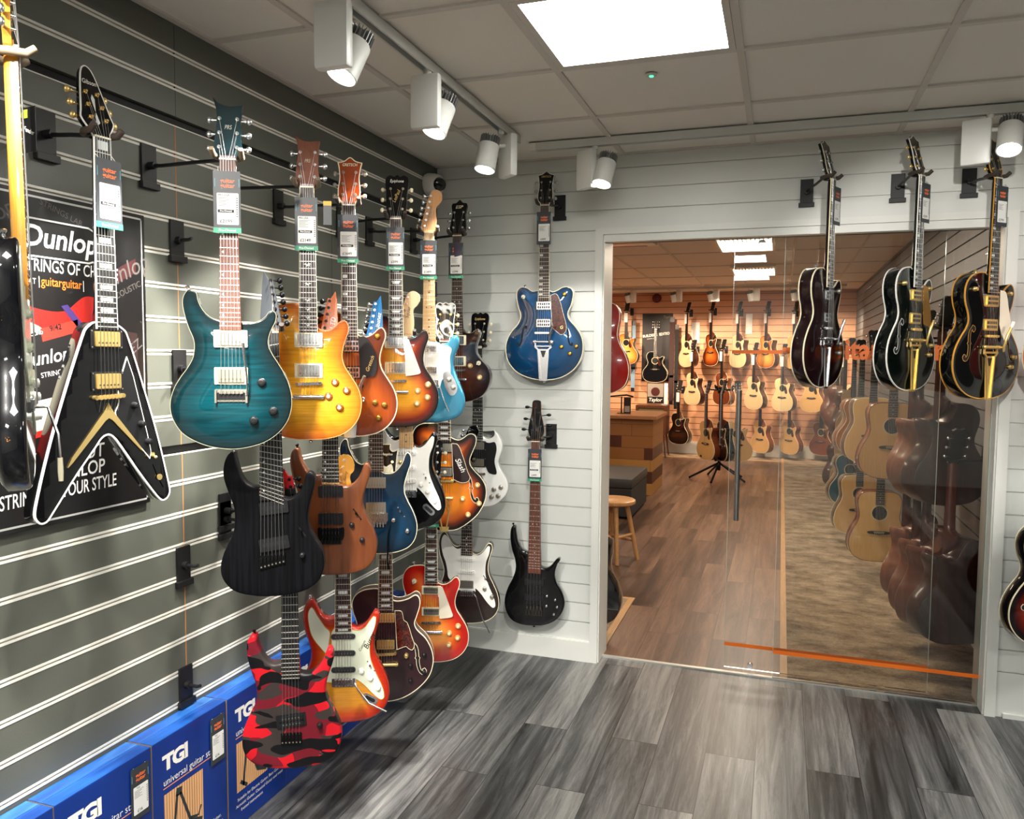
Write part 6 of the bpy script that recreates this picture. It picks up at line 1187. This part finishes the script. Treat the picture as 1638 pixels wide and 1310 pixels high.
for kind, x, z, psi, lab in [
 ('hon', -.66, 1.46, -.2, 'honey sunburst acoustic guitar beside the red one, in the top row of the far wall'),
 ('nat', .31, 1.43, -.85, 'pale-topped acoustic right of the black guitar poster, leftmost pale guitar of the top row'),
 ('koa', .69, 1.45, -.85, 'reddish brown sunburst acoustic, third from the poster in the top row of the far wall'),
 ('nat', 1.10, 1.43, -.85, 'pale-topped acoustic right of the reddish brown one, top row of the far wall'),
 ('hon', 1.52, 1.43, -.85, 'honey burst acoustic with dark side, under the orange stripe of the glass, top row'),
 ('natm', 1.93, 1.42, -.8, 'orange-sided acoustic half behind the dark cherry guitar, top row of the far wall'),
 ('nat', .43, .83, -.8, 'pale acoustic with dark sides, leftmost of the middle row on the far wall'),
 ('mah', .88, .84, -.8, 'mahogany acoustic behind the floor stand, middle row of the far wall'),
 ('nat', 1.36, .79, -.8, 'pale acoustic right of the steel door handle, middle row of the far wall'),
 ('nat', 1.78, .77, -.7, 'pale acoustic with short dark guard seen through the fixed glass, middle row'),
 ('natm', 2.20, .77, -.65, 'light acoustic fifth in the middle row of the far wall'),
 ('nat', 2.62, .77, -.55, 'light acoustic at the right-hand end of the middle row'),
 ('dark', .21, .18, -.55, 'dark brown sunburst acoustic low on the far wall left of the floor stand'),
 ('natm', 1.47, .10, -.8, 'yellow-topped acoustic in the bottom row just right of the door handle'),
 ('natm', 1.90, .10, -.8, 'yellow-topped acoustic in the bottom row beside the brown one'),
 ('mah', 2.36, .10, -.65, 'brown mahogany acoustic at the end of the bottom row'),
]:
    yy = FY-.15 if .6 < z < 1 else FY
    place(kind, (x, yy, z), psi, lab, 'far'); far_tag((x, yy, z+.76), psi, 'white tag on the '+short(lab, 12))
place('blk', (-.20, 9.1, 1.17), 0, 'black cutaway acoustic with cream edging hanging before the black poster', 'far', 1)
# guitars hung on the reverse of the doorway wall
KINDS['red'] = ac(REDT, REDT, REDT, DREAD); KINDS['blkd'] = ac(BLKA, BLKA, BLKA, DREAD, bind=None)
place('red', (.765, .47, 1.37), pi+.08, 'red acoustic guitar seen from the back just inside the doorway', 'rev', 1)
place('blkd', (.745, .47, .07), pi, 'black acoustic guitar seen from the back low behind the left jamb', 'rev', 1)
# right-hand wall
KINDS['natf'] = ac(SPR, MAH, SAP, DREAD, guard=False, bind=SAP); KINDS['jumbo'] = ac(SPR, RWD, RWD, DREAD, guard=False); KINDS['cedc'] = ac(CED, MAH, SAP); KINDS['teal'] = ac(mat('teal_top', '#1f5568', .2, coat=1), BLKA, BLKA); BRN = wood('brown_back', '#6a3c28', '#8c583c', .35, .3, scale=(14, 14, 1.5)); KINDS['rwb'] = ac(SPR, SAP, SAP, bind=None); KINDS['mahb'] = ac(SPR, BRN, BRN, bind=None); KINDS['dkb'] = ac(SPR, RWD, RWD, bind=None)
for kind, loc, psi, lab, dt in [
 ('natf', (2.47, 1.84, .78), .12, 'large pale round-hole acoustic facing the doorway, nearest of the upper row on the right', 2),
 ('jumbo', (2.44, 2.75, .77), .2, 'natural acoustic behind the large pale one, its dark side showing, upper row', 1),
 ('cedc', (2.44, 3.75, .72), .25, 'golden acoustic third along the upper row of the right wall', 1),
 ('dkb', (2.46, 4.8, .76), .6, 'dark-sided acoustic fourth along the upper row of the right wall', 1),
 ('rwb', (2.46, 6.0, .76), .8, 'acoustic far along the upper row of the right wall, nearly edge-on', 0),
 ('mahb', (2.46, 7.2, .76), .9, 'acoustic at the far end of the upper row of the right wall', 0),
 ('natf', (2.46, 2.25, .12), .12, 'pale round-hole acoustic seen from the front, lower row of the right wall', 2),
 ('natd', (2.42, 3.35, .08), .2, 'natural acoustic behind the pale one in the lower row of the right wall', 1),
 ('teal', (2.44, 4.6, .12), .3, 'teal-topped black acoustic in the lower row of the right wall', 1),
 ('dkb', (2.46, 5.9, .10), .8, 'dark acoustic deep in the lower row of the right wall', 0),
 ('mahb', (2.5, 1.30, .16), pi+.75, 'brown acoustic turned away, its back showing, next to the lower pale guitar', 1),
 ('mahb', (2.5, .92, .17), pi+.75, 'brown acoustic turned away, second of the lower row\'s turned guitars', 1),
 ('rwb', (2.5, .62, .2), pi+.72, 'dark rosewood acoustic turned away, third in the lower row', 1),
 ('dkb', (2.56, .36, .22), pi+.38, 'large dark acoustic turned away right behind the right-hand jamb', 1),
 ('mahb', (2.52, 1.38, .80), pi+.75, 'brown acoustic turned away in the upper row beside the large pale one', 1),
 ('mahb', (2.5, 1.0, .82), pi+.72, 'reddish acoustic turned away, second of the upper row\'s turned guitars', 1),
 ('dkb', (2.52, .52, .86), pi+.5, 'dark acoustic turned away high behind the fixed glass near the jamb', 1),
]: place(kind, loc, psi, lab, 'right', dt)
def strap(label, loc, L, m, w=.05, psi=0, m2=None):
    t = thing('guitar_strap', label, 'strap', loc, psi); a = MB(); a.box(-w/2, w/2, -.002, .002, -L, 0).box(-w*.36, w*.36, -.004, -.002, -L, -L*.62); a.obj('webbing', m, t)
    b = MB(); b.box(-w*.45, w*.45, -.005, .005, -.07, .01).box(-w*.5, w*.5, -.004, .004, -L*.72, -L*.69).box(-w*.4, w*.4, -.005, .005, -L-.06, -L); b.obj('leather_end', m2 or BLKP, t); return t
strap('pale blue guitar strap hanging left of the black poster', (-.57, 9.15, 2.17), 1.1, mat('pale_blue_webbing', '#7d98ad', .8), .07)
strap('brown and black guitar strap hanging right of the black poster', (.06, 9.15, 2.22), 1.35, mat('brown_webbing', '#3a2420', .8), .08)
strap('black guitar strap beside the brown one right of the poster', (.14, 9.12, 2.1), 1.3, mat('black_webbing', '#121212', .8), .06)
strap('bright yellow strap hanging among the turned acoustics behind the glass', (2.53, 1.17, .98), .40, mat('yellow_webbing', '#c9c21f', .6), .035, .3)
# ---------------------------------------------------------------- far wall display
FP = lambda u, v, d: (u/1000, -d/1000, v/1000)
t = thing('poster', 'black poster behind the black acoustic guitar on the far wall', 'poster', (-.20, FW-.001, 1.74))
MB().box(-.25, .25, -.008, 0, -.56, .56).obj('backing', mat('poster_soft_black', '#1a1a1b', .5), t)
m = MB(); add_text(m, 'BUILDER\'S  EDITION', 60, FP, 0, 210, 8.5, sx=.9, bold=.03, rot=.12); add_text(m, 'acoustic guitars', 26, FP, -90, 150, 8.5, rot=.12); m.obj('lettering', WHITEP, t)
m = MB(); add_text(m, 'Taylor', 60, FP, 170, 500, 8.5, shear=.2); m.obj('gold_lettering', mat('dull_gold_print', '#8a6a3a', .5), t)
t = thing('framed_picture', 'small framed picture with white lettering standing on the cabinet', 'frame', (-.13, 8.75, .84))
MB().box(-.135, .135, -.01, .01, 0, .33, bev=.003).obj('frame', mat('frame_brown', '#5a3a28', .5), t)
m = MB(); m.prism([(-125, 10), (125, 10), (125, 110), (-125, 110)], 10, 12, 0, FP).prism([(-125, 110), (125, 110), (125, 320), (-125, 320)], 10, 12, 1, FP).prism(circ(0, 190, 70, 20), 12, 13, 2, FP); m.obj('picture', [BLKP, mat('picture_grey', '#9a9284', .5), mat('picture_maroon', '#4a1a16', .5)], t)
m = MB(); add_text(m, 'Taylor', 80, FP, 0, 60, 13, bold=.02, shear=.2); m.obj('lettering', WHITEP, t)
CABW = wood('walnut_cabinet', '#4a2a1a', '#6a3e26', .4, scale=(60, 60, 4))
t = thing('display_cabinet', 'walnut cabinet with beige grille front on slim legs before the far wall', 'cabinet', (-.17, 8.75, 0))
m = MB(); m.box(-.24, .24, -.2, .2, .36, .39).box(-.24, .24, -.2, .2, .78, .82).box(-.24, -.2, -.2, .2, .39, .78).box(.2, .24, -.2, .2, .39, .78).box(-.2, .2, .17, .2, .39, .78); m.obj('cabinet_body', CABW, t)
MB().box(-.2, .2, -.17, -.16, .39, .78).obj('grille', mat('beige_grille', '#a89a72', .8, bump=.5), t)
for sx, sy in ((-1, -1), (1, -1), (-1, 1), (1, 1)): MB().cyl((sx*.2, sy*.15, .36), (sx*.24, sy*.19, 0), .016, .011, 10).obj('leg', CABW, t)
for i, (x, z, w, h, l) in enumerate(((.42, 1.98, .13, .34, 'white information sheet left of the reddish brown acoustic'), (1.25, 2.12, .1, .32, 'white information sheet right of the pale acoustic in the top row'), (-.02, .98, .1, .36, 'narrow white leaflet by the black straps'))):
    o = MB().box(-w/2, w/2, -.003, 0, -h/2, h/2).obj('information_sheet', WHITEP, None, loc=(x, FW-.012 if i < 2 else 9.0, z)); o['label'] = l; o['category'] = 'sheet'
t = thing('strap_hook', 'thin black hook on the right-hand wall holding the yellow strap', 'hook', (2.82, 1.17, .985)); MB().tube([(-.001, 0, 0), (-.29, 0, 0), (-.3, 0, .012)], .004, 6).box(-.006, -.001, -.02, .02, -.03, .03).obj('hook_body', HPL, t)
t = thing('alarm_bell', 'dark red round alarm bell high on the far wall', 'alarm', (-.22, FW, 2.55))
MB().lathe([(.07, 0), (.075, .03), (.06, .06), (.02, .075), (0, .075)], (0, 0, 0), (0, -1, 0), 20).obj('bell', mat('bell_red', '#5c0f12', .3), t, True); MB().cyl((0, -.07, 0), (0, -.09, 0), .015).obj('hub', BLKP, t)
tl = [o for o in bpy.data.objects if o.name.startswith('track_light') and o.parent is None][3]
for x, l in ((-1.0, 'track light at the left end of the far room\'s row'), (-.45, 'track light left of the red alarm bell'), (.24, 'track light above the leftmost pale acoustic'), (.78, 'track light above the reddish brown acoustic'), (1.35, 'track light above the honey burst acoustic'), (1.95, 'track light at the right of the far room\'s row')):
    c = copy_tree(tl); c.location = (x, 8.2, H2-.04); c.rotation_euler = (0, 0, pi*.95); c['label'] = l; c['category'] = 'track light'
t = thing('lighting_track', 'white lighting track across the far room above its row of lights', 'lighting track', (.2, 8.2, H2-.001)); MB().box(-2.4, 2.4, -.018, .018, -.034, 0).obj('rail', TRK, t)
# ceiling lights and vent of the acoustic room
WL = mat('warm_diffuser', '#ffffff', .5, emit='#fff4e2', estr=8.)
for y0, y1, l in ((2.95, 4.10, 'nearer louvred strip light in the acoustic room ceiling'), (5.5, 6.5, 'farther strip light in the acoustic room ceiling')):
    t = thing('ceiling_light', l, 'light', (1.42, (y0+y1)/2, H2)); hh = (y1-y0)/2
    MB().box(-.25, .25, -hh, -hh+.02, -.03, .004).box(-.25, .25, hh-.02, hh, -.03, .004).box(-.25, -.23, -hh+.02, hh-.02, -.03, .004).box(.23, .25, -hh+.02, hh-.02, -.03, .004).obj('light_frame', WHITET, t)
    MB().box(-.225, .225, -.02, hh-.025, -.006, -.002).obj('diffuser', WL, t); MB().box(-.225, .225, -hh+.025, -.03, -.003, -.001).obj('reflector', NICKEL, t)
    m = MB()
    for k in range(12): xx = -.2+k*.4/11; m.box(xx-.004, xx+.004, -hh+.03, -.03, -.028, -.004)
    m.obj('louvre', WHITET, t)
t = thing('air_vent', 'square ceiling air unit with a dark slot near the doorway head', 'vent', (.35, 3.3, H2)); MB().box(-.28, .28, -.28, .28, -.02, .003, bev=.006).obj('panel', WHITET, t); MB().box(-.2, .2, -.24, -.2, -.022, -.018).box(-.2, .2, .2, .24, -.022, -.018).obj('slot', BLKP, t)
# ---------------------------------------------------------------- counter, bench, stool
CNT = mat('patchwork_timber', '#7a4f2c', .45); v = texco(CNT, (1, 1, 1), (radians(90), 0, 0)); b = nd(CNT, 'ShaderNodeTexBrick', Scale=1.); lk(CNT, v, b.inputs['Vector'])
b.inputs['Brick Width'].default_value = .42; b.inputs['Row Height'].default_value = .135; b.inputs['Mortar Size'].default_value = .002; b.offset = .37; b.squash = 1.4; b.squash_frequency = 3
b.inputs['Color1'].default_value = (0, 0, 0, 1); b.inputs['Color2'].default_value = (1, 1, 1, 1); b.inputs['Mortar'].default_value = (0, 0, 0, 1)
_s = nd(CNT, 'ShaderNodeSeparateColor'); lk(CNT, b.outputs['Color'], _s.inputs[0]); lk(CNT, ramp(CNT, _s.outputs[0], [(0, '#4e2716'), (.25, '#8a5a2e'), (.5, '#5c3018'), (.7, '#a8793f'), (.85, '#74421f')], 'CONSTANT').outputs[0], pr(CNT).inputs['Base Color'])
t = thing('shop_counter', 'shop counter clad in patchwork timber blocks inside the acoustic room', 'counter', (-.8, 5.6, 0))
MB().box(-1.2, 1.2, -.53, .3, 0, .87).obj('counter_body', CNT, t); MB().box(-1.24, 1.24, -.57, .34, .87, .91, bev=.004).obj('worktop', wood('counter_top', '#8a5a32', '#a8744a', .35, scale=(4, 60, 60)), t)
t = thing('counter_shelf', 'raised slanted timber end standing on the shop counter at the left', 'shelf', (-.75, 5.2, .91))
MB().prism([(-600, 0), (560, 0), (400, 130), (-600, 130)], -20, 20, 0, FP).obj('shelf_panel', wood('counter_top', '#8a5a32', '#a8744a'), t)
t = thing('ottoman', 'dark grey padded bench in front of the shop counter', 'bench', (-.2, 4.1, 0))
MB().box(-.62, .62, -.46, .46, 0.02, .3, bev=.01).obj('bench_body', mat('bench_grey', '#2c2b2b', .7), t); MB().box(-.63, .63, -.47, .47, .3, .4, bev=.03).obj('cushion', mat('cushion_grey', '#3a3938', .5), t, True)
PINE = wood('pine', '#b98650', '#cfa06a', .4, .2, scale=(60, 60, 6))
t = thing('wooden_stool', 'round pale wooden stool just inside the doorway', 'stool', (.56, 2.1, 0))
MB().lathe([(.15, .0), (.165, .008), (.168, .02), (.165, .032), (.155, .038), (0, .038)], (0, 0, .44), (0, 0, 1), 36).obj('seat', PINE, t, True)
for k in range(4):
    a = radians(20+90*k); MB().cyl((.1*cos(a), .1*sin(a), .44), (.19*cos(a), .19*sin(a), 0), .019, .016, 12).obj('leg', PINE, t, True)
for k in range(4):
    a = radians(20+90*k); b_ = radians(110+90*k); z = .2 if k % 2 else .15; r = .1+.09*(1-z/.44); MB().cyl((r*cos(a), r*sin(a), z), (r*cos(b_), r*sin(b_), z), .012, n=10).obj('rung', PINE, t, True)
# ---------------------------------------------------------------- floor stand with three guitars
t = thing('guitar_stand', 'black tripod floor stand holding three guitars in the acoustic room', 'stand', (1.03, 6.6, 0))
MB().cyl((0, 0, .12), (0, 0, 1.18), .02).obj('pole', BLKMET, t, True)
for k in range(5): a = radians(-100+72*k); MB().tube([(0, 0, .22), (.38*cos(a), .38*sin(a), .012)], .014, 8).obj('leg', BLKMET, t, True)
m = MB(); m.cyl((0, 0, 1.12), (0, 0, 1.2), .035)
for k in range(5): a = radians(-100+72*k); m.tube([(0, 0, 1.16), (.17*cos(a), .17*sin(a), 1.17), (.2*cos(a), .2*sin(a), 1.22)], .012, 6)
m.obj('yoke_head', BLKMET, t, True)
m = MB()
for k in range(5): a = radians(-100+72*k); m.tube([(0, 0, .26), (.2*cos(a), .2*sin(a), .27), (.24*cos(a), .24*sin(a), .31)], .011, 6)
m.obj('cradle', BLKMET, t, True)
KINDS['stan'] = ac(SPR, MAH, SAP)
place('stan', (.86, 6.5, .26), -.9, 'natural acoustic on the left of the floor stand, its side towards the doorway', None, 1)
place('stan', (1.25, 6.48, .26), .25, 'natural acoustic on the right of the floor stand, facing the doorway', None, 1)
place('blk', (1.06, 6.38, .27), -1.1, 'black acoustic on the floor stand between the two natural ones', None, 1)

t = thing('counter_stand', 'black T-bar counter stand with a dark card beside the slanted counter end', 'stand', (-.02, 5.35, .91))
MB().cyl((0, 0, 0), (0, 0, .2), .008).tube([(-.14, 0, .2), (.06, 0, .22), (.14, 0, .2)], .01, 8).cyl((0, 0, 0), (0, 0, .008), .05).obj('stand_frame', BLKMET, t, True)
MB().box(.03, .11, -.01, .01, .0, .19).obj('card', mat('dark_card', '#1c1614', .5), t); MB().box(.04, .1, -.012, -.01, .02, .09).obj('card_print', mat('card_grey', '#8d8a84', .5), t)
t = thing('leaning_sign', 'small white and red sign leaning by the cabinet legs near the counter end', 'sign', (-.1, 8.45, 0))
MB().box(-.16, .14, -.01, .01, .09, .38, 0).box(-.16, .14, -.01, .01, 0, .09, 1).prism([(-60, 150), (60, 110), (90, 200), (0, 260)], 10, 11, 2).obj('sign_board', [WHITEP, mat('sign_red', '#a01820', .5), BLKP], t)
